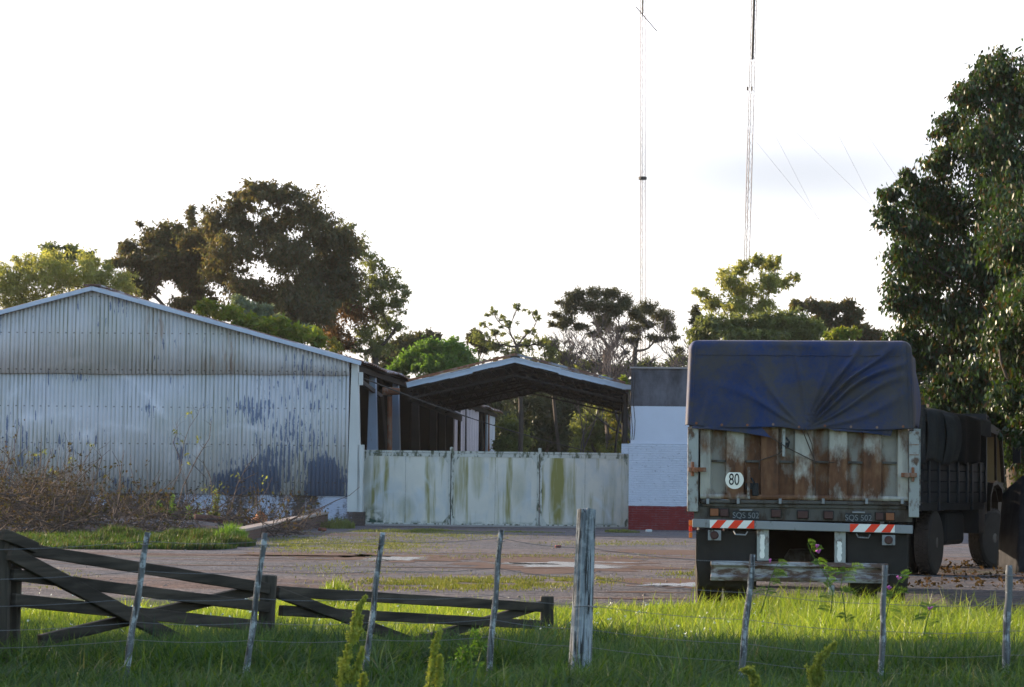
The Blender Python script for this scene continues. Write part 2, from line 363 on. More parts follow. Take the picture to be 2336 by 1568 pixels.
def gate_mat():
    a = N('gate_sheet_paint'); x, y, z = a.sep(a.obj); wi = a.n('ObjectInfo').outputs['Random']
    gp = a.math('MULTIPLY', a.math('FLOOR', a.math('DIVIDE', x, 1.335)), 7.3)
    shift = a.n('CombineXYZ'); a.l(gp, shift.inputs[0])
    va = a.n('VectorMath'); a.l(a.obj, va.inputs[0]); a.l(shift.outputs[0], va.inputs[1]); c0 = va.outputs[0]
    col = a.mix(a.noise(.9, c0, 5), (.48, .46, .42), (.70, .65, .56))
    col = a.mix(a.ramp(a.noise(1.1, a.map(c0, (1.2, 1, .8)), 6, .6, w=4), (.48, 0.0), (.66, .7)), col, (.42, .45, .47))
    st = a.noise(2.0, a.map(a.obj, (2.0, 1, .18)), 4, .6)
    m = a.ramp(st, (.50, 0.0), (.68, 1.0))
    for (bx, bz, rx, rz, k) in GST:
        bl = a.ramp(a.blob(a.obj, bx, bz, rx, rz), (0, 0.0), (.5, 1.0))
        m = a.math('MAXIMUM', m, a.math('MULTIPLY', a.math('MULTIPLY', bl, k), a.math('MULTIPLY_ADD', a.noise(4, det=4, sc_=(3, 1, .4)), 1.3, .1)))
    m = a.math('MULTIPLY', m, .95, clamp=True)
    col = a.mix(m, col, (.23, .21, .065))
    for (cx, cz, r, wd) in [(1.0, .55, 1.0, .14), (1.1, .3, .75, .08), (5.6, -.1, 1.0, .10), (3.45, -.25, .62, .07), (6.9, 0.1, .9, .08), (1.3, 1.0, .9, .08)]:
        k = a.n('VectorMath'); k.operation = 'LENGTH'; a.l(a.map(a.obj, (1, 0, 1), (-cx, 0, -cz)), k.inputs[0])
        d = a.math('ABSOLUTE', a.math('SUBTRACT', a.math('ADD', k.outputs['Value'], a.math('MULTIPLY', a.noise(1.8, det=2), .25)), r + .12))
        up = a.math('GREATER_THAN', z, cz + .15)
        col = a.mix(a.math('MULTIPLY', a.math('MULTIPLY', a.math('SUBTRACT', 1.0, a.math('DIVIDE', d, wd), clamp=True), up), a.ramp(a.noise(1.3, det=3, w=6), (.42, 0.0), (.7, .5))), col, (.60, .64, .68))
    lo = a.math('ADD', a.ramp(z, (0, 1.0), (.16, 0.0)), a.math('MULTIPLY', a.blob(a.obj, .35, .15, .6, .5), 1.2))
    col = a.mix(a.math('MULTIPLY', a.ramp(a.noise(5, det=5), (.42, 0.0), (.55, 1.0)), a.math('MINIMUM', lo, 1.0)), col, (.035, .07, .05))
    rs = a.ramp(a.noise(11, det=3, sc_=(1, 1, .4), w=9), (.70, 0.0), (.76, 1.0))
    col = a.mix(a.math('MULTIPLY', rs, .6), col, (.28, .17, .08))
    a.bump(a.noise(3, det=4), .25, .03)
    return a.fin(col, .6)
GS = 73.0
def gx(u): return (u - 820) / GS
def gz(v): return (1206 - v) / GS
GST = [(gx(1270), gz(1110), .30, 1.8, 1.6), (gx(1300), gz(1120), .2, 1.0, .7), (gx(1087), gz(1080), .25, 1.0, .6), (gx(1050), gz(1100), .15, 1.2, .7),
       (gx(925), gz(1170), .35, .5, .5), (gx(835), gz(1100), .15, 1.2, .5), (gx(1180), gz(1120), .3, .8, .4), (gx(975), gz(1130), .12, .9, .5), (gx(1395), gz(1120), .15, 1.2, .3)]
M['gate'] = gate_mat()
M['gate_frame'] = rusty('gate_frame_paint', (.52, .51, .46), (.12, .13, .09), .46, 3)
M['steel_black'] = simple('black_steel', (.02, .02, .022), .6, .3, 4)

# wood
def wood(name, c, scale=1.0, ax=0, crack=0.0, lichen=0.0):
    a = N(name); s_ = [14, 14, 14]; s_[ax] = .9
    if ax == 0: s_ = [2.0, .9, 18]
    f = a.noise(scale, det=6, sc_=tuple(s_), dist=.3)
    col = a.mix(a.ramp(f, (.35, 0.0), (.65, 1.0)), tuple(k * .45 for k in c), tuple(k * 1.35 for k in c))
    col = a.mix(a.ramp(a.noise(2.2, det=4, w=3), (.5, 0.0), (.72, .6)), col, tuple(k * .3 for k in c))
    if lichen: col = a.mix(a.ramp(a.noise(16, det=5, rough=.7, w=5), (.50, 0.0), (.58, lichen)), col, (.42, .44, .44))
    if crack:
        s2 = [22, 22, 22]; s2[ax] = 1.6
        col = a.mix(a.ramp(a.noise(1.9, det=5, rough=.6, sc_=tuple(s2), w=2, dist=.4), (.54, 0.0), (.59, crack)), col, (.03, .026, .024))
    a.bump(f, .9, .012)
    return a.fin(col, .85, 0, .2)
M['plank'] = wood('dark_weathered_plank', (.058, .045, .034), 1.0, 0)
M['stake'] = wood('silver_weathered_wood', (.15, .15, .15), 1.0, 2, .8, .8)
M['bigpost'] = wood('pale_cracked_wood', (.27, .285, .30), .8, 2, .95, .5)
M['wire'] = simple('galvanised_wire', (.2, .2, .2), .5, .2, 8, .6)
M['bark'] = simple('bark', (.07, .055, .045), .9, .35, 6)
M['pale_bark'] = simple('pale_bark', (.17, .14, .12), .9, .35, 6)
M['grey_twig'] = simple('grey_twig', (.075, .062, .062), .9, .35, 3)
M['brown_twig'] = simple('brown_twig', (.085, .06, .048), .9, .4, 5)
# foliage
M['euc'] = leafmat('eucalyptus_leaf', [(.07, .08, .042), (.09, .095, .048), (.125, .105, .055), (.10, .075, .042)], .5)
M['rustleaf'] = leafmat('rust_brown_leaf', [(.20, .10, .045), (.16, .085, .035), (.12, .08, .035)], .45)
M['willow'] = leafmat('yellow_green_leaf', [(.28, .31, .10), (.22, .25, .08), (.31, .30, .13)], .6)
M['bright'] = leafmat('bright_green_leaf', [(.09, .19, .035), (.13, .24, .045), (.07, .14, .03)], .55)
M['mid'] = leafmat('mid_green_leaf', [(.13, .16, .06), (.16, .19, .075), (.10, .125, .05)], .52)
M['silver'] = leafmat('silver_green_leaf', [(.16, .21, .15), (.12, .16, .12)], .35)
M['pine'] = leafmat('pine_needle', [(.055, .06, .028), (.075, .075, .035)], .35)
M['lime'] = leafmat('lime_leaf', [(.16, .22, .02), (.11, .18, .02), (.2, .2, .03)], .5)
M['gloss'] = leafmat('glossy_dark_leaf', [(.018, .04, .010), (.028, .06, .014), (.045, .085, .018), (.02, .045, .012), (.075, .038, .018), (.022, .045, .012), (.03, .06, .014)], .36, .028, .35)
M['darkwood'] = leafmat('far_dark_leaf', [(.035, .05, .025), (.05, .06, .03), (.03, .04, .022)], .3)
M['yellowleaf'] = leafmat('yellowing_leaf', [(.20, .17, .03), (.12, .14, .03), (.08, .11, .03)], .45)
M['weed'] = leafmat('weed_leaf', [(.17, .21, .035), (.13, .18, .03)], .45)
M['vetch'] = leafmat('vetch_leaf', [(.10, .20, .03), (.08, .16, .025)], .5)
M['pink'] = simple('pink_petal', (.5, .12, .38), .6, .2, 8, bump=0)
M['whitepetal'] = simple('white_petal', (.7, .7, .6), .6, .2, 8, bump=0)

# ------------------------------------------------------------------ ground
def sst(a, b, x):
    t = np.clip((x - a) / (b - a), 0, 1); return t * t * (3 - 2 * t)
MOUNDS = [(-9.3, 61.5, 2.9, 1.5, .34), (-12.5, 64, 3.5, 2.5, .25)]
def zg(x, y):
    x = np.asarray(x, float); y = np.asarray(y, float)
    z = .25 * (1 - sst(10.5, 21, y)) + .10 * (1 - sst(5, 12, y))
    z = z + .03 * np.sin(x * 1.7 + y * .6) * (1 - sst(20, 26, y)) + .02 * np.sin(x * 3.9 - y * 1.9) * (1 - sst(20, 24, y))
    for mx, my, sxx, syy, h in MOUNDS:
        z = z + h * np.exp(-((x - mx) / sxx) ** 2 - ((y - my) / syy) ** 2)
    return z
def ground():
    ys = np.concatenate([np.linspace(-60, 4, 12), np.linspace(5, 30, 90), np.linspace(31, 80, 100), np.linspace(84, 160, 20), [220, 400, 900, 1500]])
    xs = np.concatenate([[-900, -300, -120, -60, -40], np.linspace(-28, 22, 160), [30, 60, 120, 300, 900]])
    X, Y = np.meshgrid(xs, ys); Z = zg(X, Y); b = MB()
    b.v = list(zip(X.ravel().tolist(), Y.ravel().tolist(), Z.ravel().tolist())); n = len(xs)
    b.f = [(j * n + i, j * n + i + 1, (j + 1) * n + i + 1, (j + 1) * n + i) for j in range(len(ys) - 1) for i in range(n - 1)]
    a = N('dirt_gravel_and_short_grass'); x, y, z = a.sep(a.pos)
    stretch = a.map(a.pos, (.35, 1, 1))
    big = a.noise(.35, stretch, 6, .6)
    col = a.mix(a.ramp(big, (.38, 0.0), (.62, 1.0)), (.20, .165, .15), (.165, .15, .15))
    col = a.mix(a.ramp(a.noise(.22, a.map(a.pos, (.5, 1.6, 1), (5, 2, 0)), 5), (.44, 0.0), (.53, .9)), col, (.135, .132, .14))   # grey gravel
    reddish = a.ramp(a.noise(.3, a.map(a.pos, (.3, 1.4, 1), (9, 4, 0)), 4), (.55, 0.0), (.64, .8))
    col = a.mix(reddish, col, (.155, .10, .08))
    vc = a.vor(22, a.pos)
    col = a.mix(.55, col, a.mix(a.ramp(vc[1], (0, 0.0), (1, 1.0)), a.mix(1.0, col, (.45, .45, .48), 'MULTIPLY'), a.mix(1.0, col, (1.5, 1.5, 1.55), 'MULTIPLY')))
    col = a.mix(a.ramp(a.noise(1.7, a.map(a.pos, (.6, 1.3, 1)), 8, .75), (.40, 0.0), (.62, .85)), col, a.mix(1.0, col, (.50, .50, .54), 'MULTIPLY'))
    sp = a.ramp(a.noise(5, a.pos, 6, .75), (.50, 0.0), (.60, .85))
    col = a.mix(sp, col, a.mix(1.0, col, (.36, .36, .40), 'MULTIPLY'))
    gm = a.ramp(a.noise(.5, a.map(a.pos, (.35, 1, 1), (3, 1, 0)), 7, .7), (.60, 0.0), (.70, .6))                         # thin grass patches
    col = a.mix(gm, col, (.13, .15, .06))
    # soil under the tall grass on the near verge
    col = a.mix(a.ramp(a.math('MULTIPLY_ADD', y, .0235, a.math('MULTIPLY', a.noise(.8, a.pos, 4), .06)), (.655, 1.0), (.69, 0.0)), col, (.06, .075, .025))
    a.bump(a.math('ADD', a.noise(7, a.pos, 6, .7), a.math('MULTIPLY', vc[0], .5)), 1.0, .03)
    o = b.build('ground', a.fin(col, 1.0, 0, .08), smooth=True); tag(o, kind='structure')
ground()

def flat_patch(name, c, ru, rv, h, m, seed=0, n=90, amp=.35):
    g = np.random.default_rng(seed); ph = g.random(6) * 6.28; b = MB(); vs = [(c[0], c[1], h)]
    for i in range(n):
        t = 2 * math.pi * i / n
        r = 1 + amp * (.5 * math.sin(2 * t + ph[0]) + .35 * math.sin(5 * t + ph[1]) + .3 * math.sin(9 * t + ph[2]) + .22 * math.sin(17 * t + ph[3]) + .15 * math.sin(29 * t + ph[4]))
        vs.append((c[0] + math.cos(t) * ru * r, c[1] + math.sin(t) * rv * r, h))
    b.add(vs, [(0, 1 + i, 1 + (i + 1) % n) for i in range(n)])
    return tag(b.build(name, m), kind='structure')
def water_m():
    a = N('muddy_water'); a.bump(a.noise(14, a.map(a.pos, (.6, 2.5, 1)), 3), .5, .02)
    return a.fin((.05, .04, .032), .22, 0, 1.0)
M['water'] = water_m(); M['mud'] = simple('wet_mud', (.12, .08, .065), .95, .4, 2.5, spec=.05, bump=.6)
for i, (u, v, du, dY) in enumerate([(905, 1275, 95, 1.3), (1285, 1290, 190, 1.7), (1560, 1335, 95, 1.0), (1560, 1262, 140, .8), (700, 1268, 110, .8)]):
    g = G(u, v); s_ = F / g.y
    flat_patch('wet_mud', (g.x, g.y + .4), du * 1.35 / s_, dY * 1.9, .004, M['mud'], 20 + i)
    if i < 3: flat_patch('puddle', g, du * .8 / s_, dY * .62, .008, M['water'], 42 + i, amp=.55)
for i, (u, v, du, dY) in enumerate([(620, 1268, 330, .22), (760, 1277, 300, .16), (1080, 1296, 260, .15), (1350, 1272, 300, .20), (1480, 1352, 140, .12), (1420, 1366, 170, .10), (900, 1262, 200, .18), (420, 1290, 220, .12), (1500, 1298, 120, .16)]):
    g = G(u, v); s_ = F / g.y; flat_patch('tyre_rut', g, du / s_, dY, .004 + .0015 * (i % 3) + .0045 * 0, M['mud'], 120 + i, 160, amp=.9)
for i, (u, v, du, dY) in enumerate([(1200, 1287, 60, .7), (1500, 1338, 40, .4), (860, 1279, 45, .5), (1400, 1284, 60, .5)]):
    g = G(u, v); s_ = F / g.y
    flat_patch('puddle', g, du / s_, dY * .5, .008, M['water'], 70 + i, amp=.6)

# ------------------------------------------------------------------ the long shed with the corrugated gable
EAVE, RIDGE, HALF, BASE, LEN = 5.12, 7.30, 8.14, .94, 52.0
C0 = P(793, yh(793), 73.5); C0.z = 0
shed = empty('corrugated_shed', C0, -math.atan(.08), label='long shed with a wide pale blue gable of peeling corrugated sheets and an open side', cat='shed')
def rz_at(x): return RIDGE - abs(x + HALF) * (RIDGE - EAVE) / HALF
def corr(name, x0, x1, zlo, zhi, y, m, parent, pitch=.13, amp=.018, per=8):
    n = int((x1 - x0) / pitch * per); b = MB(); vs = []
    for i in range(n + 1):
        x = x0 + (x1 - x0) * i / n; d = y + amp * math.sin(2 * math.pi * x / pitch)
        lo = zlo(x) if callable(zlo) else zlo; hi = zhi(x) if callable(zhi) else zhi
        vs += [(x, d, lo), (x, d, hi)]
    b.add(vs, [(2 * i, 2 * i + 2, 2 * i + 3, 2 * i + 1) for i in range(n)])
    return b.build(name, m, parent, world=False, smooth=True, solid=.004)
SEAM = 4.75
corr('lower_wall_sheet', -16.28, 0, lambda x: BASE - .03 + .012 * math.sin(x * 2), SEAM + .02, 0, M['gable'], shed)
corr('upper_wall_sheet', -5.20, 0, lambda x: SEAM - .10 + .01 * math.sin(x * 3), lambda x: max(rz_at(x) - .02, SEAM + .02), -.045, M['gable'], shed)
corr('upper_wall_sheet', -16.28 + 1.5, -5.16, lambda x: SEAM - .12 + .012 * math.sin(x * 2 + 1), lambda x: max(rz_at(x) - .02, SEAM + .02), -.075, M['gable'], shed)
MB().box((-16.28, .05, 0), (0, .35, BASE)).build('brick_base', M['base_brick'], shed, world=False)
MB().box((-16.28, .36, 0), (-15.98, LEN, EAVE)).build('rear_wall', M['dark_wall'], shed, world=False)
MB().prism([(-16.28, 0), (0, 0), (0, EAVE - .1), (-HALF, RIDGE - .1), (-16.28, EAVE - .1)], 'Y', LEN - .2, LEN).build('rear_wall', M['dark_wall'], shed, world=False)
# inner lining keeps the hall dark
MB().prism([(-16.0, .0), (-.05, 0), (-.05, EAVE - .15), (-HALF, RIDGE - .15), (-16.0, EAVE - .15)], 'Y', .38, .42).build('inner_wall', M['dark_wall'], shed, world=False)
def roof_side(sgn, name, ov=.45):
    b = MB(); L0 = -.22; pitch = .5; n = int((LEN + .5 - L0) / pitch * 4); vs = []
    for i in range(n + 1):
        y = L0 + (LEN + .5 - L0) * i / n; d = .03 * math.sin(2 * math.pi * i / 4) + (.02 * math.sin(y * .7))
        xe = ov if sgn > 0 else -16.28 - ov
        ze = EAVE - ov * (RIDGE - EAVE) / HALF + d + .06
        if sgn > 0: ze += .05 * math.sin(y * .9) * min(1, y / 10)
        vs += [(-HALF, y, RIDGE + d + .06), (xe, y, ze)]
    b.add(vs, [(2 * i, 2 * i + 2, 2 * i + 3, 2 * i + 1) for i in range(n)])
    return b.build(name, M['roof'], shed, world=False, solid=.02)
roof_side(1, 'roof'); roof_side(-1, 'roof')
# ridge cap, verge flashing
MB().beam((-HALF, -.3, RIDGE + .10), (-HALF, LEN + .5, RIDGE + .10), .5, .05).build('ridge_cap', M['roof'], shed, world=False)
b = MB()
for k in range(10):
    x0 = -HALF + k * (HALF + .35) / 10; x1 = -HALF + (k + 1) * (HALF + .35) / 10 + .04
    zf = lambda x: RIDGE - (x + HALF) * (RIDGE - EAVE) / HALF
    b.beam((x0, -.20 - .003 * (k % 2), zf(x0) - .0), (x1, -.20 - .003 * (k % 2), zf(x1) - .0), .12, .13 - .004 * (k % 2))
b.build('verge_flashing', M['trim'], shed, world=False)
b = MB()
for k in range(8):
    x0 = -HALF - k * (HALF) / 8; x1 = -HALF - (k + 1) * HALF / 8 - .04
    zf = lambda x: RIDGE + (x + HALF) * (RIDGE - EAVE) / HALF
    b.beam((x0, -.20 - .003 * (k % 2), zf(x0)), (x1, -.20 - .003 * (k % 2), zf(x1)), .12, .13 - .004 * (k % 2))
b.build('verge_flashing', M['trim'], shed, world=False)
# columns down the open side: tapered, wider at the foot
def column(y, w0, w1, m, x=.12, ztop=EAVE - .16, zb=0):
    b = MB(); vs = []
    for z, ww in ((zb, w1), (1.5, w1 * .96), (ztop, w0)):
        for a_, c_ in ((-1, -1), (1, -1), (1, 1), (-1, 1)): vs.append((x + .20 * 0 + (ww / 2) * a_ - (w1 - ww) * .18, y + c_ * .14, z))
    fs = [(3, 2, 1, 0), (8, 9, 10, 11)]
    for i in range(2):
        for k in range(4): fs.append((i * 4 + k, i * 4 + (k + 1) % 4, i * 4 + 4 + (k + 1) % 4, i * 4 + 4 + k))
    return b.add(vs, fs).build('column', m, shed, world=False, bevel=.012)
column(.12, .20, .40, M['white_col'], .20, EAVE - .1, .42)
MB().box((-.10, -.05, 0), (.52, .40, .42)).build('footing', M['base_brick'], shed, world=False)
MB().box((.30, -.02, .42), (.47, .30, 2.5)).build('gate_jamb', M['white_col'], shed, world=False)
MB().box((.30, -.03, 4.35), (.42, .10, 4.75)).build('bracket', M['white_col'], shed, world=False)
for y, m in ((5.6, 'blue_col'), (11.6, 'blue_col'), (17.6, 'brown_col'), (23.6, 'brown_col'), (27, 'brown_col'), (30.0, 'brown_col'), (36, 'brown_col'), (48.0, 'rust')):
    column(y, .20 if y < 20 else .24, .42 if y < 20 else .34, M[m], .0)
# plank-clad bays at the far end of the open side
b = MB()
for k in range(12):
    y0 = 31.2 + k * .95; b.box((-.02 + .004 * (k % 3), y0, .1 + rnd.uniform(-.05, .05)), (.06 + .004 * (k % 3), y0 + .92, EAVE - .25 + rnd.uniform(-.14, .12)))
b.build('plank_cladding', M['pinkboards'], shed, world=False)
MB().box((-.05, 47.5, 0), (.05, LEN, EAVE - .3)).build('plank_cladding', simple('faded_white_board', (.42, .44, .48), .8, .25, 1), shed, world=False)
MB().beam((.1, 1, EAVE - .2), (.1, LEN, EAVE - .2), .12, .18).build('eave_beam', M['dark_steel'], shed, world=False)
for y in (5.6, 11.6, 17.6, 23.6, 30, 36, 42, 48):   # roof trusses
    b = MB()
    for s_ in (1, -1):
        xe = 0 if s_ > 0 else -16.2
        b.beam((xe, y, EAVE - .28), (-HALF, y, RIDGE - .2), .08, .12); b.beam((xe, y, EAVE - .75), (-HALF, y, RIDGE - .62), .06, .08)
        for k in range(10):
            t0, t1 = k / 10, (k + 1) / 10; X0 = xe + (-HALF - xe) * t0; X1 = xe + (-HALF - xe) * t1
            za = EAVE - .28 + (RIDGE - EAVE + .08) * t0; zc = EAVE - .75 + (RIDGE - EAVE + .13) * t1
            b.beam((X0, y, za), (X1, y, zc), .03, .03)
    b.build('roof_truss', M['dark_steel'], shed, world=False)
def shl(u, v, Y):                                   # a photograph point at depth Y in the shed's own frame
    p = P(u, v, Y) - C0; c, s_ = math.cos(math.atan(.08)), math.sin(math.atan(.08))
    return Vector((p.x * c - p.y * s_, p.x * s_ + p.y * c, p.z))
MB().beam(shl(820, 868, 76), shl(870, 905, 80.5), .10, .13).build('brace', M['brown_col'], shed, world=False)
MB().beam(shl(872, 905, 80), shl(889, 1100, 80), .07, .09).build('brace', M['brown_col'], shed, world=False)

# rusty post with a tank-like drum on its head, just inside the yard
q = P(889, 1200, 79.5); q.z = 0
rp = empty('rusty_gate_post', q, label='slim rusty post topped by a rusted drum, behind the gate beside the open shed', cat='post')
MB().tube([q, P(889, 905, 79.5)], .085, 10).build('post', M['rust'], rp)
b = MB(); c = P(893, 893, 79.5)
b.lathe(c, [(-.30, .10), (-.30, .13), (-.05, .135), (.1, .12), (.28, .11), (.28, .08)], 16, 'X'); b.build('drum', M['rust'], rp, smooth=False)

# ------------------------------------------------------------------ open canopy between the buildings
C1 = P(928, yh(928), 78); C1.z = 0
can = empty('open_canopy', C1, -math.atan(.045), label='open sided gable canopy with a pale blue metal edge over a dark underside', cat='canopy')
W, RX, EZ, RZ, CL = 7.15, 3.52, 4.50, 5.38, 26.0
for x0, z0, x1, z1 in ((RX, RZ, 0, EZ), (RX, RZ, W, EZ)):
    b = MB(); n = 180; vs = []; sg = 1 if x1 > x0 else -1
    for i in range(n + 1):
        y = -.1 + (CL + .2) * i / n; d = .025 * math.sin(i * math.pi / 2)
        vs += [(x0, y, z0 + .12 + d), (x1 + sg * .12, y, z1 + .10 + d)]
    b.add(vs, [(2 * i, 2 * i + 2, 2 * i + 3, 2 * i + 1) for i in range(n)]); b.build('roof', M['roof'], can, world=False, solid=.02)
    b = MB(); L_ = 5
    for k in range(L_):
        t0, t1 = k / L_, (k + 1) / L_ + .01
        a0 = Vector((x0 + (x1 - x0) * t0, -.16 - .004 * (k % 2), z0 + (z1 - z0) * t0)); a1 = Vector((x0 + (x1 - x0) * t1, -.16 - .004 * (k % 2), z0 + (z1 - z0) * t1))
        wob = .02 * math.sin(k * 2.1)
        b.beam(a0 + Vector((0, 0, .03 + wob)), a1 + Vector((0, 0, .03 + wob)), .03, .17); b.beam(a0 + Vector((0, -.03, .10 + wob)), a1 + Vector((0, -.03, .10 + wob)), .05, .035)
    b.build('fascia', M['trim'], can, world=False)
    MB().beam((x0, -.08, z0 + .22), (x1, -.08, z1 + .20), .12, .07).build('sheet_edge', M['rust'] if x1 < x0 else M['roof'], can, world=False)
MB().beam((RX, -.22, RZ + .13), (RX, CL, RZ + .13), .3, .05).build('ridge_cap', M['steel_black'], can, world=False)
for j in range(4):
    y = .05 + j * 5.2; b = MB()
    for x0, z0, x1, z1 in ((RX, RZ, 0, EZ), (RX, RZ, W, EZ)):
        for dz, t_ in ((-.1, .07), (-.48, .06)): b.beam((x0, y, z0 + dz), (x1, y, z1 + dz + (.08 if dz < -.3 else 0)), t_, t_)
        for k in range(16):
            f0, f1 = k / 16, (k + 1) / 16; u0, u1 = (f0, f1) if k % 2 else (f1, f0)
            b.beam((x0 + (x1 - x0) * u0, y, z0 + (z1 - z0) * u0 - .1), (x0 + (x1 - x0) * u1, y, z0 + (z1 - z0) * u1 - .46), .025, .025)
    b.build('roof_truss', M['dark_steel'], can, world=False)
for k in range(9):
    for s_, (xx, zz) in ((0, (0, EZ)), (1, (W, EZ))):
        t = k / 8
        if k == 0 and s_: continue
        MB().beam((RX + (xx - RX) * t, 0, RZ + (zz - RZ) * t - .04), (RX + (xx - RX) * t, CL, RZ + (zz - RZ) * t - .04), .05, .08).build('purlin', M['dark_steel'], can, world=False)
for xx in (.05, W - .05): MB().beam((xx, 0, EZ - .32), (xx, CL, EZ - .32), .08, .3).build('side_beam', M['dark_steel'], can, world=False)
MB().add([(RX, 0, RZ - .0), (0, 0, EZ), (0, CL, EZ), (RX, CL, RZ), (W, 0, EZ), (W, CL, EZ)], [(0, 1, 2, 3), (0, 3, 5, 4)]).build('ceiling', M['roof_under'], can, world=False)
for y in (.3, 8.6, 17, 25.5):
    MB().tube([(W + .02, y, 0), (W + .02, y, EZ - .15)], .075, 10).build('support_pole', M['brown_col'], can, world=False)
for y in (25.5,):
    MB().tube([(.0, y, 0), (.0, y, EZ - .15)], .075, 10).build('support_pole', M['brown_col'], can, world=False)
MB().box((W - .1, -.2, EZ - .02), (W + .42, .1, EZ + .12)).build('gutter', M['trim'], can, world=False)

# ------------------------------------------------------------------ painted brick building behind the truck
B0 = P(1434, yh(1434), 72); B0.z = 0
bb = empty('painted_brick_building', B0, -math.atan(.06), label='flat roofed brick building painted white above a dark red base, its top band blackened', cat='building')
bx = lambda u: (u - 1434) / 75
MB().box((0, 0, 0), (6, 9, zb(1012))).build('lower_wall', M['painted_brick'], bb, world=False)
MB().box((.045, .03, zb(1012)), (6, 9, zb(841))).build('upper_wall', M['painted_brick'], bb, world=False)
MB().box((bx(1417), .02, zb(1036)), (-.002, .5, zb(1013))).build('ledge', M['painted_brick'], bb, world=False)
MB().box((.0, -.02, zb(841)), (6.05, 9.05, zb(841) + .05)).build('roof', M['concrete'], bb, world=False)
for k, uu in enumerate((1441, 1447)):
    p0 = P(uu, 930, 71.95); b = MB(); pts = [P(uu + 2 * math.sin(i * 1.3 + k), 850 + i * 22, 71.94) for i in range(8)]
    b.tube(pts, .012, 5); b.build('hanging_cable', M['steel_black'], bb)

# ------------------------------------------------------------------ sliding gate
GY = 74.0
g0 = P(820, 1206, GY); g0.z = .02
gt = empty('sheet_metal_gate', g0, math.atan(-.004), label='long low sheet metal gate of three pale panels with green and yellow stains', cat='gate')
GH = (1206 - 1040) / GS
xs_ = [gx(822), gx(1024), gx(1029), gx(1226), gx(1231), gx(1433)]
for i in range(3):
    x0, x1 = xs_[2 * i], xs_[2 * i + 1]
    p = MB().box((x0, 0, .04), ((x0 + x1) / 2 - .004, .03, GH - .06)).box(((x0 + x1) / 2 + .004, .006, .04), (x1, .034, GH - .06)).build('panel', M['gate'], gt, world=False)
    b = MB(); yf = -.012; t = .05
    b.box((x0 - .02, yf, 0.0), (x0 + t, .0, GH)).box((x1 - t, yf, 0), (x1 + .02, .0, GH)).box((x0 + t, yf, 0), (x1 - t, 0, .07)).box((x0 + t, yf, GH - .13), (x1 - t, 0, GH - .02))
    for cx, dx in ((x0 + t, 1), (x1 - t, -1)):
        for cz, dz in ((.07, 1), (GH - .13, -1)):
            pl = [(cx, cz), (cx + dx * .17, cz), (cx, cz + dz * .24)]
            if dx * dz < 0: pl = pl[::-1]
            b.prism(pl, 'Y', yf + .003, -.001)
    b.build('panel_frame', M['gate_frame'], gt, world=False)
MB().box((-.02, -.02, GH - .01), (xs_[-1] + .02, .06, GH + .05)).build('top_rail', M['gate_frame'], gt, world=False)
for x in (gx(1027), gx(1228)):
    b = MB(); b.box((x - .04, -.02, GH + .052), (x + .06, .04, GH + .17)).lathe((x, -.03, GH + .13), [(0, .05), (.03, .05)], 12, 'Y'); b.build('roller_bracket', M['gate_frame'], gt, world=False)
MB().box((gx(800), -.25, -.02), (gx(1440), .3, .03)).build('threshold', M['concrete'], gt, world=False)
# suspension cable over the gate
b = MB(); A_ = P(821, 860, 73.7); B_ = P(1392, 1043, 74.3)
pts = [A_.lerp(B_, i / 24) + Vector((0, 0, -.18 * math.sin(math.pi * i / 24))) for i in range(25)]
b.tube(pts, [.020 if i < 11 else .013 for i in range(25)], 6)
tag(b.build('suspension_cable', M['brown_col'], origin=A_), 'long rusty cable sloping from the white shed pillar down to the gate', 'cable')

# ------------------------------------------------------------------ near truck, seen square from behind
T_YAW = R(8)
T0 = G(1832, 1394); T0 = Vector(((1832 - UC) / F * 25.7, 25.7, 0))
tr = empty('tipper_truck', T0, -T_YAW, label='rusty cargo truck seen from behind, blue tarpaulin over a tall rust stained tailgate', cat='truck')
TM = Matrix.Translation(T0) @ Matrix.Rotation(-T_YAW, 4, 'Z'); TMI = TM.inverted()
def L(u, v, yo=0.0):
    o = TMI @ Vector((0, 0, H)); d = TMI.to_3x3() @ ray(u, v); t = (yo - o.y) / d.y; return o + d * t
def cx_(c): return 1492 + c * .4116
def cy_(c): return 726 + c * .4116
def LC(cx, cy, yo=0.0): p = L(cx_(cx), cy_(cy), yo); return p.x, p.z
def cbox(b, x0, y0, x1, y1, ya, yb, yo=0.0):        # box from crop-measured corners, depth range ya..yb
    p = LC(x0, (y0 + y1) / 2, yo)[0]; q = LC(x1, (y0 + y1) / 2, yo)[0]; m_ = (x0 + x1) / 2
    return b.box((p, ya, LC(m_, y1, yo)[1]), (q, yb, LC(m_, y0, yo)[1]))
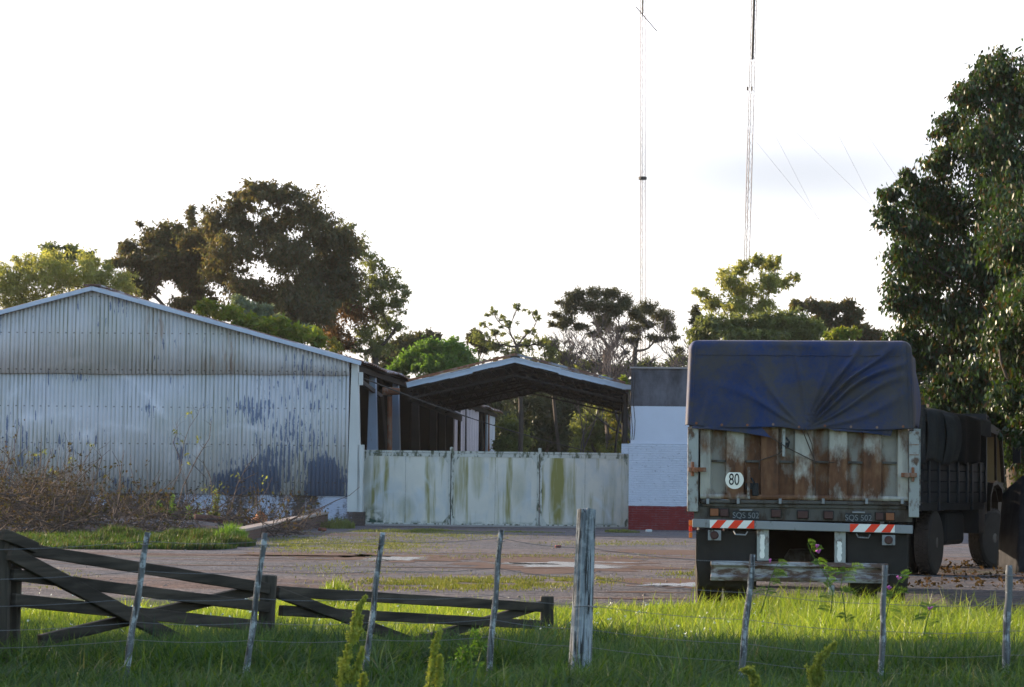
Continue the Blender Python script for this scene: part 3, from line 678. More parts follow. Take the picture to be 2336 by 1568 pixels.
def tailgate_mat():
    a = N('rust_stained_tailgate_paint'); x, y, z = a.sep(a.obj)
    pc = a.mix(a.noise(2.5, det=4), (.38, .35, .31), (.56, .51, .43)); rec_shade = a.ramp(a.math('MULTIPLY_ADD', y, 10.0, .5), (.3, 0.0), (.75, 1.0))
    m = a.noise(2.6, det=9, rough=.68, sc_=(1.5, .05, .65), w=3.3)
    for (u, v, ru, rv, k) in [(1760, 1085, 110, 70, .30), (1790, 1120, 110, 40, .22), (1900, 1090, 60, 80, .24), (2000, 1075, 50, 70, .20), (1760, 1010, 60, 50, .12), (1672, 1020, 25, 60, .12), (1620, 1040, 18, 40, .06)]:
        p = L(u, v); m = a.math('ADD', m, a.math('MULTIPLY', a.blob(a.obj, p.x, p.z, ru / 205, rv / 205), k))
    for (u, v, ru, rv, k) in [(1825, 1015, 35, 28, .5), (1633, 1080, 50, 60, .22), (1948, 1075, 22, 60, .2), (1975, 1015, 25, 30, .1), (1885, 1010, 30, 30, .1)]:
        p = L(u, v); m = a.math('SUBTRACT', m, a.math('MULTIPLY', a.blob(a.obj, p.x, p.z, ru / 205, rv / 205), k))
    rm = a.ramp(m, (.455, 0.0), (.53, .5), (.62, 1.0))
    rc = a.ramp(a.noise(7, det=6, sc_=(1.3, .1, .5)), (.3, (.075, .038, .024)), (.5, (.15, .066, .034)), (.7, (.24, .125, .065)))
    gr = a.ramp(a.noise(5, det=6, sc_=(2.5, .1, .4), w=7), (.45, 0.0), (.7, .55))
    gr = a.math('MAXIMUM', gr, a.math('MULTIPLY', rec_shade, a.ramp(a.noise(2, det=4, sc_=(1, 1, .6), w=3), (.3, .35), (.6, .8))))  # recess shading put into the colour, darker where the ribs sink back
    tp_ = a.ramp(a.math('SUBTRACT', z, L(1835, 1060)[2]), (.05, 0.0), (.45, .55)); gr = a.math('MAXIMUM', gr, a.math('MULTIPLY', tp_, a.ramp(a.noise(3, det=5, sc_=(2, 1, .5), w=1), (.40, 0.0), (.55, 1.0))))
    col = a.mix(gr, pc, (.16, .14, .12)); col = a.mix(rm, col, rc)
    a.bump(a.noise(20, det=4), .3, .004)
    return a.fin(col, a.ramp(rm, (0, .5), (1, .9)), 0, .35)
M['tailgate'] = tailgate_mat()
M['tpost'] = rusty('chipped_pale_blue_truck_paint', (.40, .40, .38), (.14, .085, .06), .45, 5, (1.6, 1, .8))
M['tdark'] = rusty('grimy_truck_frame', (.10, .09, .082), (.07, .05, .038), .48, 3)
M['bumper'] = rusty('grey_blue_bumper_paint', (.30, .30, .31), (.12, .09, .07), .40, 4)
M['rubber'] = simple('dusty_black_rubber', (.035, .029, .026), .8, .35, 7, spec=.2)
M['underrun'] = rusty('scratched_underrun_paint', (.40, .39, .39), (.13, .08, .06), .53, 3.2, (.6, 1, 2.2))
M['amber'] = simple('amber_lens', (.75, .17, .02), .25, .15, 30, spec=.5, bump=0)
M['amberdull'] = simple('dusty_amber_lens', (.24, .07, .02), .4, .15, 30, spec=.5, bump=0)
M['redlens'] = simple('dusty_red_lens', (.05, .010, .012), .35, .2, 30, spec=.5, bump=0)
M['redtape'] = simple('red_reflective_tape', (.95, .055, .02), .35, .08, 40, bump=0)
M['whitetape'] = simple('white_reflective_tape', (.95, .88, .82), .35, .12, 30, bump=.3)
M['discw'] = simple('speed_disc_white', (1.0, .90, .80), .4, .04, 14, bump=0)
M['ink'] = simple('black_ink', (.012, .008, .01), .5, .1, 5, bump=0)
M['plate'] = simple('worn_number_plate', (.035, .035, .04), .5, .5, 8)
M['plateink'] = simple('worn_plate_lettering', (.20, .21, .22), .6, .4, 20, bump=0)
M['glass'] = simple('dark_window_glass', (.02, .022, .025), .08, .1, 2, spec=.6, bump=0)

# tailgate: pressed panel, ribs alternating in depth
xl, zt = LC(258, 600); xr, zb_ = LC(1408, 1000)
edges = [258, 315, 400, 502, 590, 692, 778, 882, 968, 1072, 1158, 1262, 1348, 1408]
b = MB(); out = True; prof = []
for i in range(len(edges) - 1):
    x0 = LC(edges[i], 800)[0]; x1 = LC(edges[i + 1], 800)[0]; d = -.04 if i % 2 == 0 else .03; s_ = .010
    prof += [(x0 + (s_ if i else 0), d), (x1 - (s_ if i < len(edges) - 2 else 0), d)]
vs = []
for x, d in prof: vs += [(x, d, zb_), (x, d, zt + .02)]
b.add(vs, [(2 * i, 2 * i + 2, 2 * i + 3, 2 * i + 1) for i in range(len(prof) - 1)])
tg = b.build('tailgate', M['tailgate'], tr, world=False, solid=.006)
MB().box((xl, .035, zb_), (xr, .06, zt + .3)).build('backing_sheet', M['tdark'], tr, world=False)
zz = LC(830, 797)[1]
for (a0, a1) in ((318, 398), (505, 588), (695, 776), (885, 966), (1075, 1156), (1265, 1346)): MB().box((LC(a0, 797)[0], -.005, zz - .012), (LC(a1, 797)[0], .028, zz + .012)).build('cross_strip', M['tdark'], tg, world=False)
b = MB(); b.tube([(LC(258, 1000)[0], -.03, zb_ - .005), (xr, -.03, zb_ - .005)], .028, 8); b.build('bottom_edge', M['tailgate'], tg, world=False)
# corner posts
b = MB(); cbox(b, 188, 612, 247, 1072, -.09, .12); pl_ = b.build('corner_post', M['tpost'], tr, world=False, bevel=.008)
b = MB(); cbox(b, 1411, 628, 1468, 1104, -.09, .12); pr_ = b.build('corner_post', M['tpost'], tr, world=False, bevel=.008)
for pp, (x0, x1, yc) in ((pl_, (195, 292, 842)), (pr_, (1368, 1455, 872))):
    b = MB(); cbox(b, x0, yc - 14, x1, yc + 10, -.135, -.093); cbox(b, (x0 + x1) / 2 + (14 if x0 > 900 else -34), yc - 45, (x0 + x1) / 2 + (30 if x0 > 900 else -18), yc + 34, -.12, -.092)
    px_, pz_ = LC((x0 + x1) / 2, yc); b.tube([(px_ - .02, -.16, pz_), (px_ - .02, -.10, pz_)], .03, 8)
    b.build('latch', M['rust'], pp, world=False, bevel=.004)
for r_ in (700, 756): b = MB(); cbox(b, 1414, r_, 1466, r_ + 5, -.094, -.088); b.build('weld_mark', M['rust'], pr_, world=False)
# beam under the tailgate, hinges, light panel
b = MB(); cbox(b, 262, 1012, 1398, 1030, -.05, .1); cbox(b, 270, 1033, 1398, 1052, -.02, .1); b.build('lower_beam', M['tdark'], tr, world=False, bevel=.006)
for c in (300, 468, 700, 938, 1178, 1375):
    b = MB(); cbox(b, c - 8, 1000, c + 8, 1030, -.085, -.052); b.build('hinge', M['bumper'], tr, world=False, bevel=.004)
b = MB(); cbox(b, 222, 1053, 1432, 1122, .0, .05); b.build('light_panel', M['tdark'], tr, world=False)
for (c, r_, wd, m) in ((335, 1076, 50, 'amberdull'), (390, 1079, 50, 'redlens'), (677, 1083, 54, 'redlens'), (825, 1089, 60, 'redlens'), (967, 1092, 52, 'redlens'), (1250, 1099, 46, 'redlens'), (1308, 1100, 50, 'amberdull')):
    b = MB(); cbox(b, c - wd / 2 - 3, r_ - 24, c + wd / 2 + 3, r_ + 24, -.02, -.002); l_ = b.build('tail_light', M['rubber'], tr, world=False)
    b = MB(); cbox(b, c - wd / 2 + 2, r_ - 20, c + wd / 2 - 2, r_ + 20, -.035, -.0205); b.build('lens', M[m], l_, world=False, bevel=.005)
def text(body, x, z, y, hgt, wscale, m, parent, name):
    cu = bpy.data.curves.new('t', 'FONT'); cu.body = body; cu.align_x = 'CENTER'; cu.align_y = 'CENTER'; cu.size = hgt / .70; cu.extrude = .0015; cu.offset = .0
    to = bpy.data.objects.new('t', cu); COL.objects.link(to); bpy.context.view_layer.update()
    me = bpy.data.meshes.new_from_object(to.evaluated_get(bpy.context.evaluated_depsgraph_get()))
    bpy.data.objects.remove(to)
    me.transform(Matrix.Rotation(R(90), 4, 'X')); me.transform(Matrix.Diagonal((wscale, 1, 1, 1))); me.transform(Matrix.Translation((x, y, z)))
    me.materials.clear(); return link(name, me, m, parent)
for c, r_ in ((509, 1093), (1133, 1106)):
    b = MB(); cbox(b, c - 72, r_ - 24, c + 72, r_ + 24, -.02, -.004); pl = b.build('number_plate', M['plate'], tr, world=False, bevel=.003)
    px_, pz_ = LC(c, r_ + 2); text('SQS 502', px_, pz_, -.0225, .062, .93, M['plateink'], pl, 'lettering')
    b = MB(); cbox(b, c - 34, r_ - 34, c + 36, r_ - 25, -.05, -.004); b.build('plate_lamp', M['bumper'], tr, world=False, bevel=.004)
# bumper bar with hazard stripes
bl = LC(214, 1136); br = LC(1434, 1172)
MB().beam((bl[0], .0, bl[1]), (br[0], .0, br[1]), .09, .092).build('bumper', M['bumper'], tr, world=False, bevel=.008)
def stripes(c0, c1, r0, r1, rev, name):
    x0, z0 = LC(c0, r1); x1, z1 = LC(c1, r0); h = z1 - z0; y = -.047
    o = MB().box((x0, y, z0), (x1, -.0455, z1)).build(name, M['whitetape'], tr, world=False)
    b = MB(); wst = (x1 - x0) / 5 * 1.02; sl = h * .85
    starts = [x0 + wst * .12, x0 + wst * 2.0, x0 + wst * 4.0] if not rev else [x0 - sl, x0 + wst * 1.6, x0 + wst * 3.4]
    for s0 in starts:
        pts = [(s0, z0), (s0 + wst, z0), (s0 + wst + sl, z1), (s0 + sl, z1)]
        pts = [(min(max(px, x0), x1), pz) for px, pz in pts]
        b.prism(pts, 'Y', y - .0015, y - .0002)
    b.build('red_stripe', M['redtape'], o, world=False)
stripes(310, 556, 1122, 1162, False, 'hazard_marker'); stripes(1086, 1334, 1144, 1184, True, 'hazard_marker')
# side marker strip
for k, (m, r_) in enumerate((('amber', 1136), ('redtape', 1168), ('amber', 1203))):
    b = MB(); cbox(b, 193, r_ - 15, 211, r_ + 15, .02, .07); b.build('side_marker', M[m], tr, world=False, bevel=.004)
# brackets and reflective strips
for (a0, a1, r0, r1, s0, s1, q0, q1) in ((570, 636, 1172, 1345, 585, 618, 1200, 1332), (1000, 1062, 1184, 1358, 1012, 1044, 1238, 1350)):
    b = MB(); cbox(b, a0, r0, a1, r1, .0, .05); k_ = b.build('bracket', M['tpost'], tr, world=False, bevel=.006)
    xs0, zs0 = LC(s0, q1); xs1, zs1 = LC(s1, q0); n_ = 10; rg = random.Random(a0); pts = []
    for i in range(n_): pts.append((xs0 + rg.uniform(0, .012) + .01 * (i < 1), zs0 + (zs1 - zs0) * i / (n_ - 1)))
    for i in range(n_ - 1, -1, -1): pts.append((xs1 - rg.uniform(0, .015) - .012 * (i in (0, n_ - 1)), zs0 + (zs1 - zs0) * i / (n_ - 1)))
    MB().prism(pts, 'Y', -.003, -.0008).build('reflective_strip', M['whitetape'], k_, world=False)
# lamp plates
for c, r_ in ((336, 1203), (1300, 1230)):
    b = MB(); cbox(b, c - 36, r_ - 28, c + 36, r_ + 28, -.03, -.01); k_ = b.build('lamp_plate', M['bumper'], tr, world=False)
    px_, pz_ = LC(c, r_); MB().lathe((px_, -.055, pz_), [(0, .035), (.02, .045)], 20, 'Y').build('lens', M['redlens'], k_, world=False)
for c, r_ in ((480, 1180), (1160, 1196)):
    p0 = LC(c - 38, r_); p1 = LC(c + 38, r_ + 4); b = MB()
    b.tube([(p0[0], -.0, p0[1]), (p0[0] + .02, -.05, p0[1] - .035), (p1[0] - .02, -.05, p1[1] - .035), (p1[0], 0, p1[1])], .008, 6); b.build('rope_hook', M['bumper'], tr, world=False)
# mud flaps
for (a0, a1, r0, r1) in ((232, 570, 1175, 1505), (1064, 1412, 1190, 1520)):
    x0, z1 = LC(a0, r0); x1, z0 = LC(a1, r1)
    def fl(i, j, x0=x0, x1=x1, z0=z0, z1=z1):
        x = x0 + (x1 - x0) * i; z = z1 + (z0 - z1) * j; bend = max(0, j - .55)
        return (x + (.07 * bend if i < .5 else -.03 * bend), .05 + .02 * math.sin(i * 7) * j + .10 * bend ** 2 * 4, z)
    MB().grid(fl, 20, 14).build('mud_flap', M['rubber'], tr, world=False, smooth=True, solid=.012)
# under-run bar
z0 = LC(800, 1462)[1]; z1 = LC(800, 1352)[1]; xa = LC(315, 1400)[0]; xb = LC(1298, 1400)[0]
b = MB(); b.prism([(-.04, z0), (.05, z0), (.05, z1), (-.04, z1), (-.06, z1 - .045), (-.01, z1 - .07), (-.01, z0 + .07), (-.06, z0 + .045)], 'X', xa, xb)
b.build('underrun_bar', M['underrun'], tr, world=False, bevel=.005)
b = MB(); hx, hz = LC(985, 1510); b.box((hx - .035, -.02, hz - .05), (hx + .03, .06, hz + .06)).tube([(hx, -.06, hz + .03), (hx, .3, hz + .03)], .03, 10); b.build('tow_hitch', M['bumper'], tr, world=False, bevel=.006)
# latches on the tailgate
for (c, r0, r1) in ((720, 612, 768), (526, 826, 1002)):
    b = MB(); cbox(b, c - 8, r0, c + 8, r1, -.075, -.05); hd = b.build('latch_bar', M['tpost'], tr, world=False, bevel=.004)
    b = MB(); cbox(b, c - 16, (r0 + r1) / 2, c + 26, (r0 + r1) / 2 + 34, -.065, -.03)
    px_, pz_ = LC(c + 14, (r0 + r1) / 2 - 2); b.tube([(px_, -.05, pz_ + .05), (px_ + .03, -.07, pz_), (px_ + .01, -.06, pz_ - .07)], .012, 6)
    b.build('latch_body', M['steel_black'], hd, world=False, bevel=.003)
b = MB(); p0 = LC(545, 955); b.box((p0[0], -.07, p0[1] - .06), (p0[0] + .07, -.03, p0[1] + .08)); b.build('lock_box', M['steel_black'], tr, world=False, bevel=.01)
# speed disc
dx, dz = LC(447, 896); b = MB(); pts = []
for i in range(40):
    t = 2 * math.pi * i / 40; rr = .100; px, pz = math.cos(t) * rr, math.sin(t) * rr; pts.append((dx + px, dz + min(pz, .080)))
b.prism(pts, 'Y', -.0425, -.0385); sdk = b.build('speed_disc', M['discw'], tr, world=False)
text('80', dx - .004, dz - .002, -.044, .125, .66, M['ink'], sdk, 'lettering')

# tarpaulin over the hoops
def tarp_mat(name, c, worn, seed=0, lvl=.5, spec=.04, rough=.9):
    a = N(name); f = a.noise(1.5, det=7, rough=.62, w=seed, dist=.6); f2 = a.noise(28, det=3)
    m = a.ramp(a.math('ADD', f, a.math('MULTIPLY', a.math('SUBTRACT', f2, .5), .28)), (lvl - .12, 1.0), (lvl + .12, 0.0))
    col = a.mix(m, c, worn); col = a.mix(a.ramp(a.noise(3.5, det=5, w=9), (.4, 0.0), (.75, .35)), col, tuple(k * .4 for k in c))
    a.bump(a.math('ADD', a.noise(7, det=4), a.math('MULTIPLY', a.noise(60, det=2), .2)), .35, .012)
    return a.fin(col, rough, 0, spec)
M['tarp'] = tarp_mat('worn_blue_tarpaulin', (.020, .040, .135), (.072, .064, .068), 2.0, .53, .2, .6)
TZ = L(1835, 778)[2]; HZ = LC(830, 612)[1]; XL = LC(183, 500)[0]; XR = LC(1436, 500)[0]; XM = (XL + XR) / 2; TW = (XR - XL) / 2 - .0
tie = (LC(835, 612)[0], LC(835, 612)[1])
def tw(z):
    r = .10; t = max(0, z - (TZ - r)); lean = .035 * (TZ - z) / (TZ - HZ)
    return TW - .02 + lean - (r - math.sqrt(max(0, r * r - t * t)))
rg = random.Random(4); FOLD = [(R(14), .010, .05), (R(27), .022, .045), (R(41), .042, .045), (R(51), .050, .035), (R(62), .034, .03), (R(74), .020, .035), (R(93), .022, .03), (R(132), .012, .05), (R(150), .014, .06)]
def fold(x, z):
    dx, dz = x - tie[0], z - tie[1] + .02; r = math.hypot(dx, dz); th = math.atan2(dz, dx); y = 0
    for a0, amp, wd in FOLD:
        k = (th + .10 * math.sin(r * 3 + a0 * 5) * r - a0) / wd
        y += -1.7 * amp * math.exp(-k * k) * min(1, r / .25) * math.exp(-max(0, r - (.85 if a0 < 1.2 else .45)) * 2.2)
    y += -.012 * math.sin(x * 7 + z * 2) * (z - HZ) - .014 * math.sin(x * 4.1 + 1.7 * z) - .022 * math.exp(-((x - XM + TW - .16 - (z - HZ) * .28) / .035) ** 2) * math.exp(-(z - HZ) * 2.5) - .015 * math.exp(-((x - XM - TW + .12) / .03) ** 2)
    return y
def hem(x):
    t = (x - XM) / TW; return HZ + .015 * math.cos(t * 5) - .035 * math.exp(-((x - tie[0]) / .18) ** 2) + .012 * abs(t) - .01 * t
def rear(i, j):
    s_ = i * 2 - 1; z0 = hem(XM + s_ * TW); z = z0 + (TZ - z0) * (1 - (1 - j) ** 1.0)
    w_ = tw(z); x = XM + s_ * w_; d = min(w_ - abs(x - XM), TZ - z); r = .07
    rd = r - math.sqrt(max(0, r * r - max(0, r - d) ** 2))
    return (x, -.12 + rd + fold(x, z) * min(1, d / .12 + .1) - .03 * (1 - j) * 0, z)
b = MB(); b.grid(rear, 130, 80); tp = b.build('tarpaulin', M['tarp'], tr, world=False, smooth=True, solid=.004)
def side(i, j):                                     # loop from left hem over the top to right hem, run forward
    y = -.05 + 6.2 * i; hL = hem(XM - TW) + .02 * math.sin(y * 5); n_ = 40; k = j * n_
    sag = .05 * abs(math.sin(y / 1.25 * math.pi)) if i > 0 else 0; bu = min(1, max(0, y) / .8) * (.035 if j < .5 else .11)
    if j < .3: z = hL + (TZ - .1 - hL) * (j / .3); return (XM - tw(z) + sag * .4 * (z - HZ) - bu * math.sin(j / .3 * 2.4), y, z)
    if j > .7: z = hL + (TZ - .1 - hL) * ((1 - j) / .3); return (XM + tw(z) - sag * .4 * (z - HZ) + bu * math.sin(min(1, (1 - j) / .3 + .25) * 2.4), y, z)
    t = (j - .3) / .4
    if t < .2: a_ = t / .2 * math.pi / 2; return (XM - TW + .02 + .1 - .1 * math.cos(a_), y, TZ - .1 + .1 * math.sin(a_) - sag * .2 * math.sin(a_))
    if t > .8: a_ = (1 - t) / .2 * math.pi / 2; return (XM + TW - .02 - .1 + .1 * math.cos(a_), y, TZ - .1 + .1 * math.sin(a_) - sag * .2 * math.sin(a_))
    x = XM - TW + .12 + (2 * TW - .24) * (t - .2) / .6; return (x, y, TZ - sag)
MB().grid(side, 60, 60).build('tarpaulin_cover', M['tarp'], tr, world=False, smooth=True, solid=.004)
# loose flaps hanging below the hem
def flap(name, pts, y):
    b = MB(); n_ = len(pts); b.add([(LC(a_, c_)[0], y + .012 * math.sin(k * 2.3), LC(a_, c_)[1]) for k, (a_, c_) in enumerate(pts)], [tuple(range(n_))]); b.build(name, M['tarp'], tp, world=False, solid=.006)
flap('loose_flap', [(214, 600), (590, 598), (648, 662), (520, 640), (380, 622), (214, 612)], -.115)
flap('loose_flap', [(960, 612), (1180, 596), (1330, 604), (1310, 655), (1160, 635), (1000, 625)], -.10)
b = MB()                                            # hem seam across the top of the rear face
b.tube([(XM - tw(TZ - .16) + .05 + (2 * tw(TZ - .16) - .1) * i / 60, rear(i / 60, .835)[1] - .004, TZ - .165 + .004 * math.sin(i)) for i in range(1, 60)], .006, 5); b.build('seam', M['tarp'], tp, world=False)
for sgn, fx in ((-1, .065), (1, .045)):                # vertical seams near both sides, eyelets along the hem
    b = MB(); ii = fx / 2 if sgn < 0 else 1 - fx / 2
    b.tube([tuple(Vector(rear(ii, j / 30)) + Vector((0, -.004, 0))) for j in range(1, 29)], .005, 5); b.build('seam', M['tarp'], tp, world=False)
for k in range(9):
    c = Vector(rear(.05 + k * .1125, .03)); MB().lathe(c + Vector((0, -.006, .0)), [(-.004, .014), (.004, .011)], 12, 'Y').build('eyelet', M['rust'], tp, world=False)
# ropes
def rope(pts, r=.006):
    b = MB(); b.tube([(LC(c, r_)[0], y, LC(c, r_)[1]) for c, r_, y in pts], r, 5); b.build('rope', M['brown_twig'], tr, world=False)
rope([(820, 612, -.14), (850, 690, -.08), (890, 790, -.05), (895, 985, -.05)]); rope([(840, 610, -.15), (875, 700, -.08), (890, 800, -.06), (1000, 800, -.05)])
rope([(640, 655, -.08), (740, 720, -.08), (890, 795, -.06)]); rope([(585, 790, -.05), (690, 755, -.05), (745, 700, -.07)]); rope([(585, 790, -.05), (582, 840, -.05)]); rope([(188, 1040, -.02), (172, 1075, -.02), (185, 1088, -.02), (190, 1060, -.02)], .004)

# body sides, floor, chassis, wheels, cab
SX0 = LC(190, 900)[0]; SX1 = LC(1466, 900)[0]; SZ = LC(800, 1030)[1]
for x0, x1 in ((SX0, SX0 + .05), (SX1 - .05, SX1)):
    b = MB(); b.box((x0, .13, SZ), (x1, 6.1, zt)); 
    for k in range(14):
        s_ = x0 - .03 if x0 == SX0 else x1; b.box((s_, .3 + k * .43, SZ), (s_ + .03, .38 + k * .43, zt))
    b.build('side_board', M['tpost'], tr, world=False)
MB().box((SX0, .06, SZ - .06), (SX1, 6.15, SZ - .003)).build('load_floor', M['tdark'], tr, world=False)
MB().box((SX0 + .003, 6.1, SZ), (SX1 - .003, 6.16, zt + .2)).build('front_board', M['tpost'], tr, world=False)
for s_ in (-1, 1):
    MB().box((XM + s_ * .42 - .04, .06, .72), (XM + s_ * .42 + .04, 8.6, .98)).build('chassis_rail', M['tdark'], tr, world=False)
def wheel(parent, x, y, r, wd, side, world=False, steer=0):
    e = MB(); h = wd / 2
    e.lathe((0, 0, 0), [(-h, r * .58), (-h * .98, r * .86), (-h * .8, r * .97), (-h * .4, r), (h * .4, r), (h * .8, r * .97), (h * .98, r * .86), (h, r * .58)], 40, 'X')
    n_ = 36
    for k in range(n_):
        a_ = 2 * math.pi * k / n_
        for sx_ in (-.5, 0, .5):
            c = Vector((sx_ * h, math.cos(a_ + sx_ * .12) * r, math.sin(a_ + sx_ * .12) * r)); t_ = Vector((0, -math.sin(a_), math.cos(a_)))
            e.beam(c - t_ * r * .055, c + t_ * r * .055, h * .38, .022, up=c - Vector((c.x, 0, 0)))
    w_ = e.build('wheel', M['rubber'], parent, world=False)
    w_.location = (x, y, r); w_.rotation_euler = (0, 0, steer)
    c = MB(); o = side * h
    c.lathe((0, 0, 0), sorted([(-.5 * h, r * .57), (o * .55, r * .56), (o * .6, r * .3), (o * .95, r * .26), (o * 1.02, r * .12)]), 24, 'X')
    c.build('rim', M['tdark'], w_, world=False); return w_
for s_ in (-1, 1):
    xo = XM + s_ * (TW - .19)
    wheel(tr, xo, 1.15, .50, .27, s_); wheel(tr, xo - s_ * .31, 1.15, .50, .27, s_); wheel(tr, xo, 7.3, .50, .27, s_)
MB().tube([(XM - .9, 1.15, .5), (XM + .9, 1.15, .5)], .07, 10).lathe((XM - .18, 1.15, .5), [(0, .1), (.06, .19), (.3, .19), (.36, .1)], 16, 'X').build('axle', M['tdark'], tr, world=False)
MB().box((XM - .62, 2.2, .42), (XM + .62, 3.4, 1.05)).build('fuel_tank', M['rubber'], tr, world=False, bevel=.08)  # dark filler box added to black out the gap under the truck
MB().box((XM - .34, 3.6, .5), (XM + .34, 8.2, 1.1)).build('underbody_filler', M['rubber'], tr, world=False, bevel=.08)  # long dark box added to keep the same gap black
MB().box((XM - .9, 1.9, .80), (XM + .9, 2.0, 1.12)).build('cross_member', M['rubber'], tr, world=False)  # added crosswise to close the see-through gap under the bed
cb = MB(); cb.prism([(6.5, .75), (8.35, .75), (8.4, 1.5), (8.2, 2.35), (7.9, 2.5), (6.5, 2.5)], 'X', XM - 1.1, XM + 1.1); cab = cb.build('cab', M['bumper'], tr, world=False, bevel=.05)
for s_ in (-1, 1):
    MB().prism([(6.85, 1.6), (7.85, 1.6), (7.75, 2.25), (6.85, 2.25)], 'X', XM + s_ * 1.103 - .004, XM + s_ * 1.103 + .004).build('window', M['glass'], cab, world=False)
MB().box((XM - .9, 6.48, 1.75), (XM + .9, 6.497, 2.2)).build('rear_window', M['glass'], cab, world=False)

# ------------------------------------------------------------------ second truck, farther right
U_YAW = R(24)
U0 = P(2106, 1300, 37.0); U0.z = 0
t2 = empty('flatbed_truck', U0, -U_YAW, label='dark grey covered truck in shade under the big tree, beyond the blue covered truck', cat='truck')
# local: x = 0 at the right side, negative to its left; y forward
TC = Matrix.Translation(U0) @ Matrix.Rotation(-U_YAW, 4, 'Z')
M['board2'] = simple('dark_grey_truck_boards', (.018, .019, .021), .7, .25, 3, spec=.1)
M['rib2'] = simple('grey_truck_ribs', (.034, .037, .042), .6, .25, 4, spec=.1)
M['canvas'] = tarp_mat('drab_canvas', (.05, .05, .047), (.03, .03, .03), 5, .5)
M['canvas_dark'] = tarp_mat('black_canvas', (.012, .012, .013), (.01, .01, .01), 5, .5)
M['ochre'] = simple('brown_cab_paint', (.032, .024, .018), .6, .3, 3, spec=.15)
BL, BW, BZ0, BZ1 = 4.3, 2.35, 1.15, 1.84
b = MB()
for k in range(4):
    z0 = BZ0 + k * (BZ1 - BZ0) / 4; b.box((-.05, 0, z0 + .008), (-.004 * (k % 2), BL, z0 + (BZ1 - BZ0) / 4 - .008))
b.build('side_board', M['board2'], t2, world=False)
MB().box((-BW, 0, BZ0), (-BW + .05, BL, BZ1)).build('side_board', M['board2'], t2, world=False)
MB().box((-BW + .05, 0, BZ0), (-.05, .05, BZ1)).build('tailgate', M['board2'], t2, world=False)
for y in (.25, .9, 1.55, 2.2, 2.85, 3.2, 3.8, 4.22):
    MB().box((.001, y, BZ0 - (.12 if y in (.9, 3.2) else 0)), (.035, y + .06, BZ1 - .02)).build('side_rib', M['rib2'], t2, world=False)
MB().box((-BW, 0, BZ0 - .12), (-.02, BL, BZ0 - .002)).build('load_floor', M['board2'], t2, world=False)
MB().box((-BW, BL + .003, BZ0), (.02, BL + .06, 2.68)).build('front_board', M['rib2'], t2, world=False)
def cov(y0, y1, m, name, zt_, bul, hz):
    def f(i, j):
        y = y0 + (y1 - y0) * i; w_ = BW + .10
        if j < .35: z = hz + (zt_ - .12 - hz) * j / .35; return (.05 + bul * math.sin(j / .35 * math.pi * .9) + .03 * math.sin(y * 6) , y, z + .03 * math.sin(y * 4) * (1 - j / .35))
        if j > .65: z = hz + (zt_ - .12 - hz) * (1 - j) / .35; return (.05 - w_ - bul * math.sin((1 - j) / .35 * math.pi * .9), y, z)
        t = (j - .35) / .3; return (.05 - w_ * t, y, zt_ - .12 * (abs(2 * t - 1)) ** 4 - .14 * math.sin(i * math.pi) * (1 - abs(2 * t - 1) ** 2) + .02 * math.sin(t * 9 + y * 3))
    MB().grid(f, 24, 40).build(name, m, t2, world=False, smooth=True, solid=.006)
cov(-.06, 1.05, M['canvas'], 'canvas_cover', 2.72, .05, 1.80); cov(1.0, 2.05, M['canvas'], 'canvas_cover', 2.70, .09, 1.78)
cov(2.0, 3.7, M['canvas_dark'], 'canvas_cover', 2.69, .02, 1.80); cov(3.65, BL + .1, M['canvas'], 'canvas_cover', 2.68, .0, 2.3)
def rf(i, j): return (.05 - (BW + .1) * i, -.07 - .03 * math.sin(i * 19) * (1 - j), 1.75 + .93 * j)
MB().grid(rf, 40, 10).build('canvas_cover', M['canvas'], t2, world=False, smooth=True, solid=.006)
for s_ in (-.35, -2.0): MB().box((-BW / 2 + (s_ + BW / 2) * .45 - .04, .1, .75), (-BW / 2 + (s_ + BW / 2) * .45 + .04, 6.2, 1.02)).build('chassis_rail', M['tdark'], t2, world=False)
for s_, xo in ((1, -.16), (-1, -BW + .16)):
    wheel(t2, xo, 1.0, .52, .27, s_); wheel(t2, xo - s_ * .31, 1.0, .52, .27, s_); wheel(t2, xo, 5.25, .52, .28, s_, steer=R(-16))
MB().tube([(-BW + .2, 1.0, .52), (-.2, 1.0, .52)], .07, 10).build('axle', M['tdark'], t2, world=False)
MB().box((-.75, 2.0, .45), (-.12, 3.3, 1.0)).build('fuel_tank', M['board2'], t2, world=False, bevel=.08)
MB().box((-.5, 3.9, .62), (-.02, 4.4, 1.1)).build('tool_box', M['rib2'], t2, world=False, bevel=.02)
b = MB(); y0, y1 = 4.48, 6.15
def side_pts(x):
    return None
sp = [(y0, .95), (4.72, .95), (4.80, 1.20), (5.0, 1.38), (5.3, 1.42), (5.6, 1.34), (5.78, 1.15), (5.82, .7), (6.1, .7), (6.2, 1.45), (6.05, 2.3), (5.9, 2.42), (y0, 2.5)]
b.prism(sp, 'X', -.08, -.04); 
b.prism(sp[:9] + [(6.2, 1.45), (6.2, 1.5), (y0, 1.5)], 'X', -.1, -BW + .1); b.prism([(6.03, 2.3), (5.9, 2.42), (5.2, 2.52), (y0, 2.5), (y0, 2.42), (5.85, 2.34)], 'X', -.09, -BW + .09)
b2 = MB().prism(sp[:9] + [(6.2, 1.45), (6.2, 1.5), (y0, 1.5)], 'X', -BW + .06, -.10)
b2.box((-BW + .06, y0, 1.5), (-.1, y0 + .05, 2.42)); b2.prism([(6.05, 2.3), (5.9, 2.42), (5.2, 2.52), (y0, 2.5), (y0, 2.42), (5.85, 2.32)], 'X', -BW + .06, -.06)
